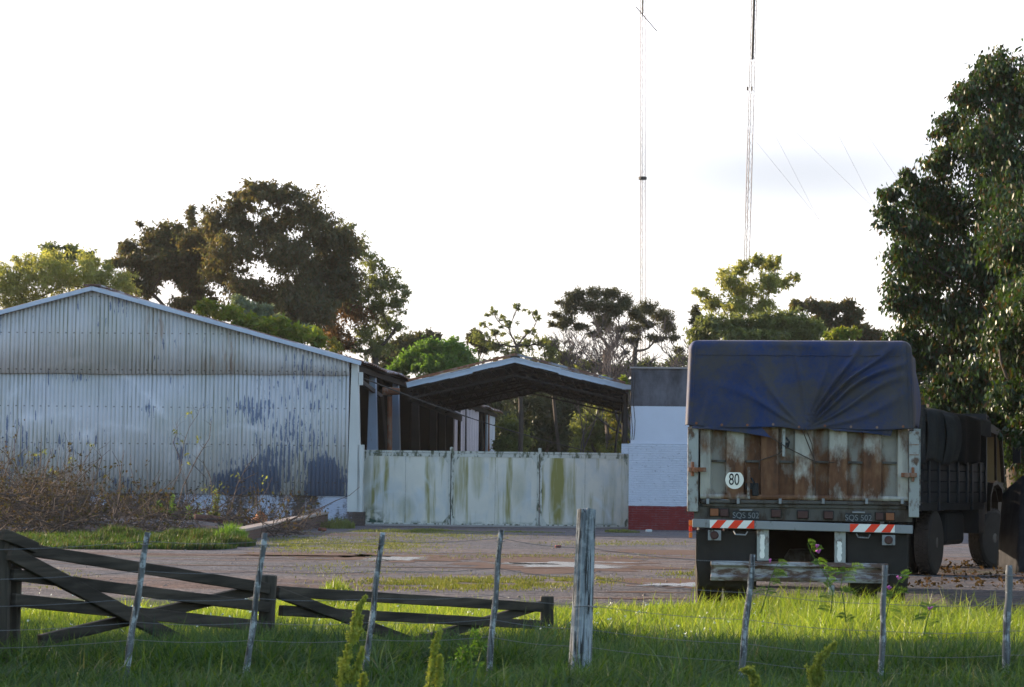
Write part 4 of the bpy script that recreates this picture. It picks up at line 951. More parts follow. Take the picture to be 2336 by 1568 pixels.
b2.box((-.11, y0, .95), (-.06, y0 + .25, 2.45)); b2.beam((-.09, 6.17, 1.5), (-.09, 5.93, 2.36), .06, .07); b2.beam((-BW + .1, 6.17, 1.5), (-BW + .1, 5.93, 2.36), .06, .07); b2.beam((-.09, 5.55, 1.5), (-.09, 5.5, 2.4), .04, .04)
cab2 = b2.build('cab', M['ochre'], t2, world=False)
MB().add([(-BW + .12, 6.185, 1.5), (-.12, 6.185, 1.5), (-.12, 5.95, 2.34), (-BW + .12, 5.95, 2.34)], [(0, 1, 2, 3)]).build('windscreen', simple('dusty_windscreen', (.30, .26, .16), .3, .2, 3, spec=.5), cab2, world=False, solid=.006)
MB().prism([(4.78, 1.0), (4.80, 1.25), (5.0, 1.43), (5.3, 1.47), (5.62, 1.39), (5.82, 1.15), (5.86, 1.15), (5.65, 1.45), (5.3, 1.53), (4.98, 1.49), (4.75, 1.27), (4.73, 1.0)], 'X', -.12, .0).build('mudguard', M['ochre'], cab2, world=False)
MB().tube([(.0, 6.1, 2.3), (.12, 6.2, 2.25), (.16, 6.2, 1.95), (.0, 6.15, 1.7)], .012, 6).box((.08, 6.17, 1.85), (.22, 6.2, 2.15)).build('mirror', M['steel_black'], cab2, world=False)
MB().tube([(-.02, 4.45, 2.65), (-.02, 4.6, 2.63), (-.02, 4.72, 2.45)], .02, 6).build('exhaust', M['rib2'], cab2, world=False)

# ------------------------------------------------------------------ trees
def leaves(centres, radii, per, length, width, droop=0.0, g=None, squash=.75):
    """small diamond leaves scattered round cluster centres"""
    g = g or nr; n = len(centres)
    C = np.repeat(np.asarray(centres), per, 0); Rr = np.repeat(np.asarray(radii), per)
    k = len(C); d = g.normal(size=(k, 3)); d /= np.linalg.norm(d, axis=1)[:, None] + 1e-9
    p = C + d * (Rr * 1.45 * g.random(k) ** .95)[:, None] * np.array([1, 1, squash])
    ax = g.normal(size=(k, 3)) * (1 - droop * .6); ax[:, 2] -= droop * 1.6; ax /= np.linalg.norm(ax, axis=1)[:, None] + 1e-9
    t = np.cross(ax, g.normal(size=(k, 3))); t /= np.linalg.norm(t, axis=1)[:, None] + 1e-9
    L_ = (length * (.6 + .8 * g.random(k)))[:, None]; W_ = (width * (.6 + .8 * g.random(k)))[:, None]
    return np.stack([p, p + ax * L_ * .45 + t * W_ * .5, p + ax * L_, p + ax * L_ * .45 - t * W_ * .5], 1)

def tree(name, label, group, u, Y, blobs, m, nleaf, size, bark='bark', trunk_r=.22, forks=None, droop=.2, cl=.22, clus=26, seed=0, cat='tree', extra=None, aspect=.42, depth=1.0, hollow=.45, twigs=5, ybase=None):
    g = np.random.default_rng(seed + 100); rg = random.Random(seed)
    base = P(u, 1150, Y); base.z = float(zg(base.x, base.y)) - .05
    root = empty(name, base, label=label, cat=cat, group=group); s_ = F / Y
    sets = [(blobs, m)] + (extra or [])
    A = sum(bl[2] * bl[3] for ss in sets for bl in ss[0])
    tb = MB(); top = None
    cs = []
    for ss, mm in sets:
        for bl in ss:
            q = P(bl[0], bl[1], Y); cs.append((q + Vector((0, rg.uniform(-.5, .5) * bl[2] / s_ * 1.6 * depth, 0)), bl))
    zlo = min(c.z for c, _ in cs); fork = Vector((base.x + rg.uniform(-.3, .3), base.y, base.z + (zlo - base.z) * .8))
    if forks: q = P(forks[0], forks[1], Y); fork = q
    tpts = [base.lerp(fork, t) + Vector((.12 * math.sin(t * 5 + seed), .1 * math.cos(t * 4), 0)) for t in (0, .25, .5, .75, 1)]
    tpts[0] = base
    tb.tube(tpts, [trunk_r * 1.25, trunk_r, trunk_r * .92, trunk_r * .86, trunk_r * .8], 9)
    allV = {}; ci = 0
    nodes = [(tpts[2], trunk_r * .8, 0), (tpts[3], trunk_r * .75, 0), (fork, trunk_r * .7, 0)]; limbs = [None] * len(cs)
    for k_ in sorted(range(len(cs)), key=lambda q_: (cs[q_][0] - fork).length):      # each limb grows from the nearest lower wood
        c = cs[k_][0]; best = min(nodes, key=lambda nd: (nd[0] - c).length * (1 + .6 * max(0, nd[0].z - c.z + .3)) + nd[2] * .5)
        n0, rn, dp = best; ln_ = (c - n0).length; r0 = max(.03, rn * .68)
        bow = Vector((rg.uniform(-.16, .16) * ln_, rg.uniform(-.16, .16) * ln_, rg.uniform(-.14, .04) * ln_)); pts = []
        for t in (0, .17, .34, .5, .67, .84, 1): pts.append(n0.lerp(c, t) + bow * math.sin(t * math.pi) + Vector((rg.uniform(-.03, .03), 0, rg.uniform(-.03, .03))) * ln_ * (0 < t < 1))
        tb.tube(pts, [r0 * (1 - .62 * t) for t in (0, .17, .34, .5, .67, .84, 1)], 6, cap=False); limbs[k_] = (pts, r0)
        nodes += [(pts[3], r0 * .75, dp + 1), (pts[5], r0 * .55, dp + 1), (pts[6], r0 * .45, dp + 2)]
    for ss, mm in sets:
        V = []
        for bl in ss:
            c = cs[ci][0]; ci += 1; rx, rz = bl[2] / s_, bl[3] / s_; ry = (rx + rz) / 2 * depth
            wgt = bl[2] * bl[3] / A; n = max(40, int(nleaf * wgt)); k = max(4, int(n / clus))
            d = g.normal(size=(k, 3)); d /= np.linalg.norm(d, axis=1)[:, None]
            rr = (hollow + (1 - hollow) * g.random(k)) ; rr[: k // 5] *= g.random(k // 5); rr[-(k // 7):] *= 1.05 + .3 * g.random(max(1, k // 7))[: len(rr[-(k // 7):])]
            cc = np.array(c) + d * rr[:, None] * np.array([rx, ry, rz])
            V.append(leaves(cc, np.full(k, cl * min(rx, rz) * 1.35) * (.35 + 1.1 * g.random(k)), clus, size, size * aspect, droop, g))
            pts, r0 = limbs[ci - 1]
            for j in range(min(k, twigs)):
                e_ = Vector(cc[int(j * k / max(1, twigs)) % k]); s0 = pts[3 + j % 3]
                mm_ = s0.lerp(e_, .5) + Vector((rg.uniform(-.1, .1), rg.uniform(-.1, .1), rg.uniform(0, .15))) * (e_ - s0).length
                tb.tube([s0, mm_, e_], [r0 * .3, r0 * .18, r0 * .06], 4, cap=False)
        allV.setdefault(id(mm), (mm, []))[1].extend(V)
    tb.build('trunk', M[bark], root, smooth=True)
    for mm, Vs in allV.values(): quads_mesh('crown', np.concatenate(Vs), mm, root)
    return root

GT = 'trees standing behind the sheds'
tree('eucalyptus_tree', 'broad dark eucalyptus, tallest tree behind the corrugated shed', GT, 640, 105,
     [(600,440,62,26),(545,462,45,32),(520,505,55,38),(645,452,58,34),(700,482,55,42),(742,535,60,50),(785,570,42,55),(598,530,72,42),(535,572,62,44),(665,590,72,52),(722,645,72,52),(790,645,42,52),(618,680,70,52),(700,722,75,45),(640,745,60,30),(498,620,42,40),(560,655,50,40),(475,508,36,36),(640,500,50,25),(690,680,60,50),(735,700,50,40),(665,705,60,40),(740,600,60,40)],
     M['euc'], 70000, .20, trunk_r=.42, forks=(650, 790), droop=.55, cl=.26, clus=40, seed=1, aspect=.36, hollow=.35, twigs=6)
tree('eucalyptus_tree', 'dark eucalyptus left of the tallest tree, with thin bare lower limbs', GT, 400, 108,
     [(400,525,52,28),(350,548,45,34),(440,560,42,40),(385,600,42,32),(325,600,38,30),(290,562,28,22),(440,640,42,42),(430,690,45,22),(330,655,26,30),(300,640,32,24),(465,690,30,30),(437,480,14,16),(437,505,12,18),(470,545,35,30),(470,600,35,35),(375,560,40,40),(350,620,35,30),(415,600,45,35),(300,590,26,24),(318,512,6,8),(270,600,22,14)],
     M['euc'], 40000, .20, trunk_r=.26, forks=(395, 740), droop=.5, cl=.26, clus=34, seed=2, aspect=.36, hollow=.3)
tree('eucalyptus_tree', 'sparse brownish tree with open twigs, right of the tallest tree', GT, 860, 108,
     [(850,600,30,30),(885,640,34,34),(908,688,28,36),(865,700,36,36),(835,760,36,36),(905,745,26,22),(850,800,40,24),(820,560,26,34),(790,520,22,26),(860,650,40,40),(880,730,36,30),(820,680,40,40),(870,780,40,30),(922,660,16,20)],
     M['mid'], 20000, .17, trunk_r=.2, forks=(850, 800), droop=.5, cl=.22, clus=22, seed=3, aspect=.36, hollow=.3, twigs=12,
     extra=[([(790,700,50,48),(768,762,50,38),(800,650,28,28),(745,735,34,44),(820,720,36,36),(790,790,44,26),(770,680,36,36)], M['rustleaf'])])
tree('willow_tree', 'pale yellow green tree behind the peak of the corrugated shed', GT, 150, 100,
     [(30,640,60,40),(110,625,55,45),(175,640,60,50),(235,640,50,38),(285,655,35,30),(60,600,35,22),(200,595,28,28),(120,590,28,28),(-40,640,60,45),(-60,700,60,50),(60,690,70,40),(250,610,14,26)],
     M['willow'], 36000, .15, trunk_r=.25, droop=.5, cl=.25, clus=30, seed=4, aspect=.3)
tree('eucalyptus_tree', 'brownish tuft of a tree top rising behind the pale yellow green tree', GT, 140, 112,
     [(115,570,24,20),(160,575,22,24),(200,590,22,24),(130,600,36,24)], M['mid'], 5000, .22, trunk_r=.16, droop=.4, seed=5, aspect=.36, hollow=.2)
tree('bushy_tree', 'lime green leafy bush showing over the right slope of the corrugated roof', GT, 590, 96,
     [(470,700,32,16),(520,715,40,20),(570,735,45,20),(625,745,45,22),(680,765,38,22),(720,775,22,26),(650,775,50,20),(560,760,60,20)], M['lime'], 13000, .20, trunk_r=.14, seed=6, aspect=.5, hollow=.2)
tree('bushy_tree', 'silvery green bush between the lime bush and the dark eucalyptus', GT, 590, 99,
     [(555,700,28,22),(590,715,40,20),(640,735,30,14),(700,755,22,14),(545,690,12,22)], M['silver'], 5000, .2, trunk_r=.12, seed=7, aspect=.4, hollow=.2)
tree('bare_sapling_clump', 'clump of thin pale bare shoots beside the rust brown tree', GT, 740, 97, [(745,790,26,22),(765,800,22,20)], M['yellowleaf'], 700, .16, trunk_r=.05, bark='pale_bark', seed=8, twigs=22, hollow=.9, cat='shrub')
tree('dark_pine_tree', 'low dark tree behind the bright green round tree', GT, 950, 118,
     [(950,775,38,18),(985,768,24,14),(915,790,36,20),(900,820,50,30)], M['pine'], 7000, .2, seed=9, trunk_r=.16)
tree('round_green_tree', 'bright green round tree left of the canopy ridge', GT, 980, 110,
     [(985,800,45,28),(1035,800,38,26),(940,825,42,26),(1000,835,60,26),(1060,820,25,30),(905,850,24,16)], M['bright'], 17000, .19, seed=10, trunk_r=.2, cl=.3, aspect=.42, droop=.3, hollow=.3)
tree('sparse_tree', 'tall thin tree with see-through flat tufts above the canopy ridge', GT, 1190, 116,
     [(1128,713,24,10),(1182,700,20,12),(1213,708,16,12),(1105,742,20,9),(1130,760,34,9),(1210,755,26,9),(1160,742,34,9),(1225,725,10,10),(1150,725,16,8)], M['mid'], 5200, .15, trunk_r=.13, forks=(1180, 790), seed=11, bark='bark', twigs=9, hollow=.2,
     extra=[([(1198,785,38,24),(1252,800,22,28),(1130,785,34,26),(1090,770,24,18),(1235,780,16,16),(1170,810,40,20),(1262,828,18,16)], M['mid'])])
tree('dark_pine_tree', 'dark ball of pine foliage between the bright round tree and the thin tree', GT, 1090, 120, [(1085,772,22,18),(1105,790,20,14)], M['pine'], 2600, .2, seed=12, trunk_r=.12)
tree('umbrella_pine', 'tall umbrella pine with a forked trunk, left of the black topped white wall', GT, 1392, 112,
     [(1312,678,28,18),(1350,668,30,14),(1392,672,32,16),(1425,690,26,20),(1300,700,22,22),(1345,700,38,22),(1395,705,38,22),(1375,735,30,26),(1270,718,18,12),(1288,740,22,12),(1450,715,24,16),(1275,690,8,8),(1322,745,30,10),(1420,752,22,10),(1300,730,18,10),(1262,740,12,8),(1360,762,26,8),(1430,700,12,10)], M['pine'], 20000, .17, trunk_r=.24, forks=(1388, 800), seed=13, cl=.3, clus=34, hollow=.25, twigs=9, aspect=.25)
tree('umbrella_pine', 'smaller umbrella pine with two dark tufts, just right of the tall one', GT, 1450, 116,
     [(1475,705,26,18),(1512,722,26,20),(1525,745,20,18),(1450,750,22,16),(1478,740,20,14),(1535,770,12,12),(1440,775,30,10),(1500,770,26,10),(1462,728,14,10),(1548,800,12,10)], M['pine'], 9000, .17, trunk_r=.15, forks=(1448, 800), seed=14, cl=.3, hollow=.25, twigs=8, aspect=.25)

def bare_tree(name, label, u, Y, v_top, spread, seed, m='grey_twig', r0=.12, group=None, levels=6):
    rg = random.Random(seed); base = P(u, 1150, Y); base.z = -.05; root = empty(name, base, label=label, cat='tree', group=group)
    top = P(u, v_top, Y); hgt = top.z; b = MB(); tw_ = MB()
    def grow(p, d, L_, r, lv):
        pts = [p]; q = p
        for i in range(3):
            d = (d + Vector((rg.uniform(-1, 1), rg.uniform(-1, 1), rg.uniform(-.3, .9))) * .22).normalized(); q = q + d * L_ / 3; pts.append(q)
        (b if lv > 2 else tw_).tube(pts, [r, r * .85, r * .7, r * .55], 6 if lv > 3 else 4, cap=False)
        if lv <= 0: return
        for k in range(3 if lv > 1 else 4):
            nd = (d + Vector((rg.uniform(-1, 1) * spread, rg.uniform(-1, 1) * spread, rg.uniform(-.3, .7)))).normalized()
            grow(pts[rg.choice((2, 3, 3))], nd, L_ * rg.uniform(.55, .8), max(.013, r * .58), lv - 1)
    L0 = hgt * .40; grow(base, Vector((0, 0, 1)), L0, r0, levels)
    b.build('trunk', M[m], root); tw_.build('branches', M[m], root)
    return root
bare_tree('bare_tree', 'leafless grey tree under the smaller umbrella pine', 1480, 104, 735, 1.0, 3, group=GT)
bare_tree('bare_tree', 'leafless grey tree just left of the blue tarpaulin, over the blackened wall', 1535, 108, 775, 1.0, 5, group=GT)
bare_tree('bare_tree', 'leafless grey tree low against the bright sky, left of the umbrella pine trunk', 1330, 118, 800, 1.1, 8, group=GT, r0=.07)

tree('willow_tree', 'tall light green feathery tree over the left part of the blue tarpaulin', GT, 1705, 92,
     [(1760,600,28,20),(1725,595,20,18),(1690,610,28,22),(1660,640,28,26),(1700,660,40,26),(1750,645,34,28),(1790,640,28,14),(1815,632,14,12),(1600,665,20,12),(1630,690,30,24),(1680,700,40,26),(1735,700,36,26),(1650,620,12,14),(1775,590,8,16)],
     M['willow'], 16000, .14, trunk_r=.18, forks=(1700, 760), droop=.4, cl=.22, clus=22, seed=15, aspect=.35, hollow=.3, twigs=8)
tree('bushy_tree', 'wide green bushy tree directly above the blue tarpaulin', GT, 1720, 88,
     [(1620,745,40,28),(1680,745,45,28),(1740,740,48,28),(1800,735,40,32),(1850,750,36,28),(1590,765,24,22),(1700,770,90,20),(1820,770,60,18)], M['mid'], 17000, .17, seed=16, trunk_r=.2, hollow=.25, cl=.28, aspect=.4)
tree('dark_pine_tree', 'small dark pointed tree top left of the light green feathery tree', GT, 1588, 100, [(1586,712,10,14),(1590,735,14,16),(1595,755,20,14)], M['pine'], 1800, .17, seed=17, trunk_r=.08)
tree('dark_pine_tree', 'dark tree with rounded tufts between the feathery tree and the big right hand tree', GT, 1900, 98,
     [(1855,700,26,16),(1890,705,28,18),(1928,700,26,18),(1950,720,22,18),(1875,735,34,22),(1925,740,34,22),(1965,760,24,22),(1820,695,22,12),(1990,775,26,24)], M['euc'], 9000, .2, seed=18, trunk_r=.18, hollow=.3, cl=.28)
tree('bushy_tree', 'small lime green tree top just above the tarpaulin beside the big right hand tree', GT, 1920, 84, [(1905,765,24,14),(1940,760,22,14),(1920,785,34,14)], M['lime'], 3500, .15, seed=19, trunk_r=.08, hollow=.2)

tree('sparse_tree', 'low feathery green tree between the thin tree and the umbrella pine', GT, 1275, 119,
     [(1255,790,26,20),(1290,815,30,18),(1240,835,40,18),(1310,840,30,14)], M['mid'], 4200, .15, seed=31, trunk_r=.1, hollow=.2, twigs=9)
tree('bushy_tree', 'low olive tree rising above the right slope of the canopy', GT, 1400, 117,
     [(1350,835,36,18),(1400,845,40,16),(1440,840,30,20),(1480,835,30,18),(1545,820,24,22)], M['mid'], 6500, .16, seed=32, trunk_r=.12, hollow=.2)
tree('yellowing_tree', 'small yellow green bush just left of the blackened wall top', GT, 1405, 86, [(1385,872,14,16),(1405,880,22,12),(1372,880,12,10),(1425,868,10,10)], M['lime'], 1500, .12, seed=33, trunk_r=.05, hollow=.2)

# the big glossy tree at the right edge
tree('broadleaf_tree', 'huge dark glossy leaved tree filling the right edge above the trucks', None, 2330, 45,
     [(2285,150,62,50),(2330,230,95,85),(2215,210,52,45),(2180,290,52,45),(2250,330,90,75),(2150,370,45,45),(2075,405,30,30),(2120,440,60,45),(2030,440,30,28),(2025,490,36,30),(2075,520,62,50),(2180,480,85,75),(2290,450,100,100),(2060,590,45,45),(2130,600,75,65),(2240,600,100,85),(2340,620,110,120),(2045,680,38,42),(2110,700,70,60),(2200,740,90,80),(2310,770,110,100),(2060,775,36,42),(2130,810,75,55),(2060,850,45,45),(2200,870,100,60),(2320,900,110,90),(2140,910,90,35),(2310,1010,80,60),(2250,960,70,40),(2420,400,120,140),(2440,650,120,140),(2430,880,110,120),(2350,1070,60,30),(2400,190,90,90)],
     M['gloss'], 190000, .105, trunk_r=.30, forks=(2340, 900), droop=.75, cl=.30, clus=36, seed=20, aspect=.46, depth=1.2, hollow=.15, twigs=4)

tree('broadleaf_tree', 'dark tree added at the right edge to overhang and shade the far truck', None, 2480, 39.5,
     [(2300,560,70,60),(2380,480,90,80),(2330,680,85,70),(2270,760,50,45),(2400,700,90,90),(2330,820,80,60),(2290,905,55,40),(2400,880,90,70),(2360,970,60,40),(2470,560,90,120),(2480,780,90,120),(2440,980,60,60),(2380,1060,50,40)],
     M['gloss'], 60000, .10, trunk_r=.2, forks=(2480, 950), droop=.75, cl=.3, clus=30, seed=40, aspect=.46, depth=1.9, hollow=.2, twigs=4)  # extra crown placed over the far truck to deepen its shade

# dark vegetation seen under the canopy and over the gate
tree('bushy_tree', 'dark dense tree seen under the middle of the canopy', 'dark trees behind the canopy', 1230, 132,
     [(1200,920,60,30),(1260,915,60,30),(1180,970,60,40),(1250,975,60,50),(1310,950,50,50),(1290,1020,60,40),(1210,1030,60,30)], M['darkwood'], 15000, .22, seed=21, trunk_r=.25)
tree('bushy_tree', 'dark green tree seen under the right side of the canopy', 'dark trees behind the canopy', 1370, 120,
     [(1370,930,40,30),(1340,975,40,40),(1390,985,40,40),(1350,1025,50,30),(1400,1040,40,20)], M['mid'], 9000, .2, seed=22, trunk_r=.2)
tree('yellowing_tree', 'yellow flecked tree beside the canopy pole near the white wall', None, 1402, 110,
     [(1400,940,24,24),(1410,985,24,28),(1405,1030,28,24),(1380,1040,22,18)], M['yellowleaf'], 2400, .18, seed=23, trunk_r=.1)
tree('bushy_shrub', 'lit green shrub in the yard next to the end of the plank clad shed', None, 1172, 118,
     [(1165,975,26,26),(1185,1000,26,28),(1150,1015,26,26),(1180,1035,34,24),(1140,1045,22,20)], M['mid'], 6500, .16, seed=24, trunk_r=.08, cat='shrub', cl=.3, droop=.3)

# unseen bushy trees added outside the left edge to shade the foreground bank
for k, (x, y, r_) in enumerate(((-15.5, 26.6, 2.4), (-15, 22.6, 2.6), (-14.5, 18.6, 2.6), (-14.2, 14.4, 2.6), (-14, 10, 2.6))):
    q = Vector((x, y, 0)); g = np.random.default_rng(60 + k); n_ = 260; d = g.normal(size=(n_, 3)); d /= np.linalg.norm(d, axis=1)[:, None]
    cc = np.array([x, y, 3.6]) + d * (.4 + .6 * g.random(n_))[:, None] * np.array([r_, r_, 3.3]); cc[:, 2] = np.maximum(cc[:, 2], .5)
    rt_ = empty('added_shade_tree', q, label='unseen bushy shade tree added outside the left edge, number by its place along the bank' if 0 else ['far', 'fourth', 'middle', 'second', 'near'][k] + ' tree of the unseen row added on the left to shade the foreground', cat='tree', group='unseen trees added left of the picture for shade')
    MB().tube([q, q + Vector((.1, 0, 1.5)), q + Vector((0, .1, 4.5))], [.2, .15, .06], 8).build('trunk', M['bark'], rt_)
    quads_mesh('crown', leaves(cc, np.full(n_, .55), 26, .17, .10, .3, g), M['mid'], rt_)

for k, (x, y, r_) in enumerate(((10.6, 31, 2.7), (9.6, 25, 2.5), (14.5, 38, 3.4))):  # unseen trees added to cut the sky light on the far truck
    q = Vector((x, y, 0)); g = np.random.default_rng(80 + k); n_ = 330; d = g.normal(size=(n_, 3)); d /= np.linalg.norm(d, axis=1)[:, None]
    cc = np.array([x, y, 4.2]) + d * (.4 + .6 * g.random(n_))[:, None] * np.array([r_, r_, 4.0]); cc[:, 2] = np.maximum(cc[:, 2], .4)
    rt_ = empty('broadleaf_tree', q, label=('middle', 'nearest', 'farthest')[k] + ' of the unseen trees added past the right edge to shade the far truck', cat='tree', group='dark trees past the right edge')
    MB().tube([q, q + Vector((.1, 0, 2)), q + Vector((0, .1, 6))], [.22, .17, .07], 8).build('trunk', M['bark'], rt_)
    quads_mesh('crown', leaves(cc, np.full(n_, .6), 26, .19, .12, .4, g), M['gloss'], rt_)

# far wood closing the view
def far_wood():
    V = []; g = np.random.default_rng(5)
    for Y, vt, cnt, uu0, uu1 in ((150, 880, 150, -150, 2500), (185, 870, 170, -300, 2700)):
        for i in range(cnt):
            u = uu0 + (uu1 - uu0) * (i + g.random()) / cnt; c = P(u, 1100, Y); zt_ = P(u, vt, Y).z * (.75 + .45 * g.random())
            r = 1.6 + 1.6 * g.random()
            k = 14; d = g.normal(size=(k, 3)); d /= np.linalg.norm(d, axis=1)[:, None]
            cc = np.array([c.x, Y, 0]) + d * np.array([r, r, 1.0]); cc[:, 2] = g.random(k) * zt_
            V.append(leaves(cc, np.full(k, 1.25), 26, .62, .30, .2, g))
    o = quads_mesh('distant_wood', np.concatenate(V), M['darkwood'], off=(0, 150, 0)); tag(o, 'far band of dark woodland closing the view beyond the yard', 'woodland', kind='stuff')
far_wood()

# ------------------------------------------------------------------ radio masts
def mast(name, label, u0, v0, u1, v1, Y, wd, extra, guys):
    a_ = P(u0, v0, Y); t_ = P(u1, v1, Y); d = (t_ - a_).normalized(); k0 = -a_.z / d.z; foot = a_ + d * k0; top = t_ + d * 22
    foot.z = 0; root = empty(name, foot, label=label, cat='radio mast', group='lattice radio masts'); b = MB(); H_ = (top - foot).length
    offs = [Vector((math.cos(q_), math.sin(q_), 0)) * wd / 2 for q_ in (.3, .3 + 2.094, .3 + 4.189)]
    for o_ in offs: b.tube([foot + o_, top + o_], .028, 5)
    n_ = int(H_ / .62)
    for i in range(n_):
        p0 = foot + d * (i * .62); p1 = foot + d * ((i + 1) * .62)
        for k in range(3):
            o0, o1 = offs[k], offs[(k + 1) % 3]
            b.tube([p0 + o0, p1 + o1] if i % 2 else [p0 + o1, p1 + o0], .010, 3, cap=False)
    b.build('lattice', M['mast'], root)
    extra(root, foot, d, offs)
    for (ga, gb) in guys:
        MB().tube([ga, gb], .006, 4).build('guy_wire', M['grey_twig'], root)
def masts():
    a = N('mast_paint'); x, y, z = a.sep(a.pos)
    red = a.math('GREATER_THAN', a.math('FRACT', a.math('DIVIDE', z, 12.0)), .5)
    M['mast'] = a.fin(a.mix(red, (.09, .09, .095), (.10, .08, .078)), .5, .2)
masts()
def ex1(root, foot, d, offs):
    c = P(1466, 407, 170); MB().lathe(c, [(-.1, .30), (.1, .30)], 12, 'Z').build('collar', M['steel_black'], root)
    MB().tube([P(1450, 15, 169.6), P(1499, 72, 169.6)], .035, 6).build('dipole', M['steel_black'], root)
    MB().tube([P(1466.5, -60, 169.8), P(1466.5, 28, 169.8), P(1465.5, 36, 169.8)], [.05, .05, .03], 6).build('feed_cable', M['steel_black'], root)
mast('radio_mast', 'thin lattice radio mast with a short slanting dipole near the picture top', 1466, 640, 1466, 0, 170, .40, ex1, [])
def ex2(root, foot, d, offs):
    MB().tube([P(1721.5, -40, 149.7), P(1716.5, 136, 149.7)], .085, 8).build('panel_antenna', M['steel_black'], root)
    for du in (-5, 5): MB().tube([P(1710 + du, 198, 149.6), P(1710 + du, 207, 149.6)], .06, 6).build('insulator', M['steel_black'], root)
mast('radio_mast', 'lattice radio mast above the feathery tree, with a long dark antenna bar on top', 1703, 600, 1720, 0, 150, .38, ex2,
     [(P(1600, 170, 150), P(1905, 545, 140)), (P(1712, 200, 150), P(1880, 525, 138)), (P(1712, 200, 150), P(2080, 560, 130)), (P(1725, -60, 150), P(2010, 500, 125)), (P(1725, -60, 150), P(2090, 470, 120))])

# ------------------------------------------------------------------ low brick wall, pot, rusty drum by the shed
def seg(u0, v0, u1, v1, Y0, Y1):
    a_ = P(u0, v0, Y0); c_ = P(u1, v1, Y1); return a_, c_
a_, c_ = seg(545, 1212, 738, 1172, 54, 72)
rw = empty('low_brick_wall', Vector((a_.x, a_.y, 0)), label='low brick wall sloping up to the foot of the white shed pillar', cat='wall')
b = MB(); dv = (c_ - a_); dv.z = 0; nn = dv.normalized().cross(Vector((0, 0, 1))) * .14
b.add([Vector((a_.x, a_.y, -.05)) - nn, Vector((a_.x, a_.y, -.05)) + nn, a_ + nn, a_ - nn, Vector((c_.x, c_.y, -.05)) - nn, Vector((c_.x, c_.y, -.05)) + nn, c_ + nn, c_ - nn],
      [(0, 1, 2, 3), (7, 6, 5, 4), (0, 4, 5, 1), (1, 5, 6, 2), (2, 6, 7, 3), (3, 7, 4, 0)])
b.build('brickwork', M['ramp_brick'], rw)
MB().beam(a_ + Vector((0, 0, .03)) - dv.normalized() * .15, c_ + Vector((0, 0, .03)), .34, .055).build('coping', simple('worn_coping', (.30, .24, .21), .85, .3, 5), rw)
pq = P(588, 1186, 66); pb = MB().lathe(pq, [(-.17, .07), (-.16, .11), (.0, .14), (.13, .165), (.13, .185), (.19, .185), (.19, .16), (0.0, .12)], 20, 'X')
pt = pb.build('clay_pot', simple('orange_terracotta', (.38, .15, .07), .8, .2, 6), origin=pq, smooth=False); pt.rotation_euler = (0, R(-32), R(-20)); tag(pt, 'orange clay pot lying on its side just above the low brick wall', 'pot')
dq = P(478, 1205, 62); db = MB().lathe(dq, [(-.42, .30), (-.42, .33), (-.14, .33), (-.12, .345), (-.10, .33), (.14, .33), (.16, .345), (.18, .33), (.42, .33), (.42, .30)], 24, 'X')
do = db.build('rusty_drum', simple('deep_rust', (.10, .045, .032), .9, .4, 5), origin=dq); do.rotation_euler = (0, R(6), R(12)); tag(do, 'rusty drum lying half buried in weeds by the shed base', 'drum')
for k in range(26):
    pass

# rubble and litter on the yard
def stones():
    g = np.random.default_rng(9); b = MB(); 
    for i in range(1500):
        Y = 23 + 48 * g.random() ** 1.2; X = (g.random() - .5) * .46 * Y; r = .008 + .022 * g.random() ** 3
        if zg(X, Y) > .03: continue
        h = r * (.5 + .4 * g.random()); a0 = g.random() * 6
        vs = [(X + math.cos(a0 + k * 1.257) * r * (.8 + .4 * g.random()), Y + math.sin(a0 + k * 1.257) * r, -.003) for k in range(5)] + [(X + math.cos(a0 + .5 + k * 1.257) * r * .6, Y + math.sin(a0 + .5 + k * 1.257) * r * .6, h * (.8 + .4 * g.random())) for k in range(5)]
        b.add(vs, [(5, 6, 7, 8, 9)] + [(k, (k + 1) % 5, 5 + (k + 1) % 5, 5 + k) for k in range(5)])
    o = b.build('gravel', simple('grey_pinkish_gravel', (.22, .19, .18), .95, .5, 9)); tag(o, 'loose stones strewn over the dirt yard', 'gravel', kind='stuff')
stones()
for lab, u, v, Y0, c, r in (('small white lump of rubble at the foot of the red wall band', 1480, 1214, 68, (.5, .5, .5), .09), ('small broken red brick on the dirt in front of the gate', 1273, 1250, 52, (.2, .06, .05), .07), ('red brick fragment on the grass by the end of the low brick wall', 735, 1212, 60, (.2, .07, .05), .11)):
    p = G(u, v); b = MB().box((p.x - r, p.y - r * .6, 0), (p.x + r, p.y + r * .6, r * .8)); o = b.build('rubble', simple('rubble_tone', c, .9, .3, 9), origin=(p.x, p.y, 0), bevel=.02); o.rotation_euler = (0.06, -.05, rnd.random() * 3); tag(o, lab, 'rubble')

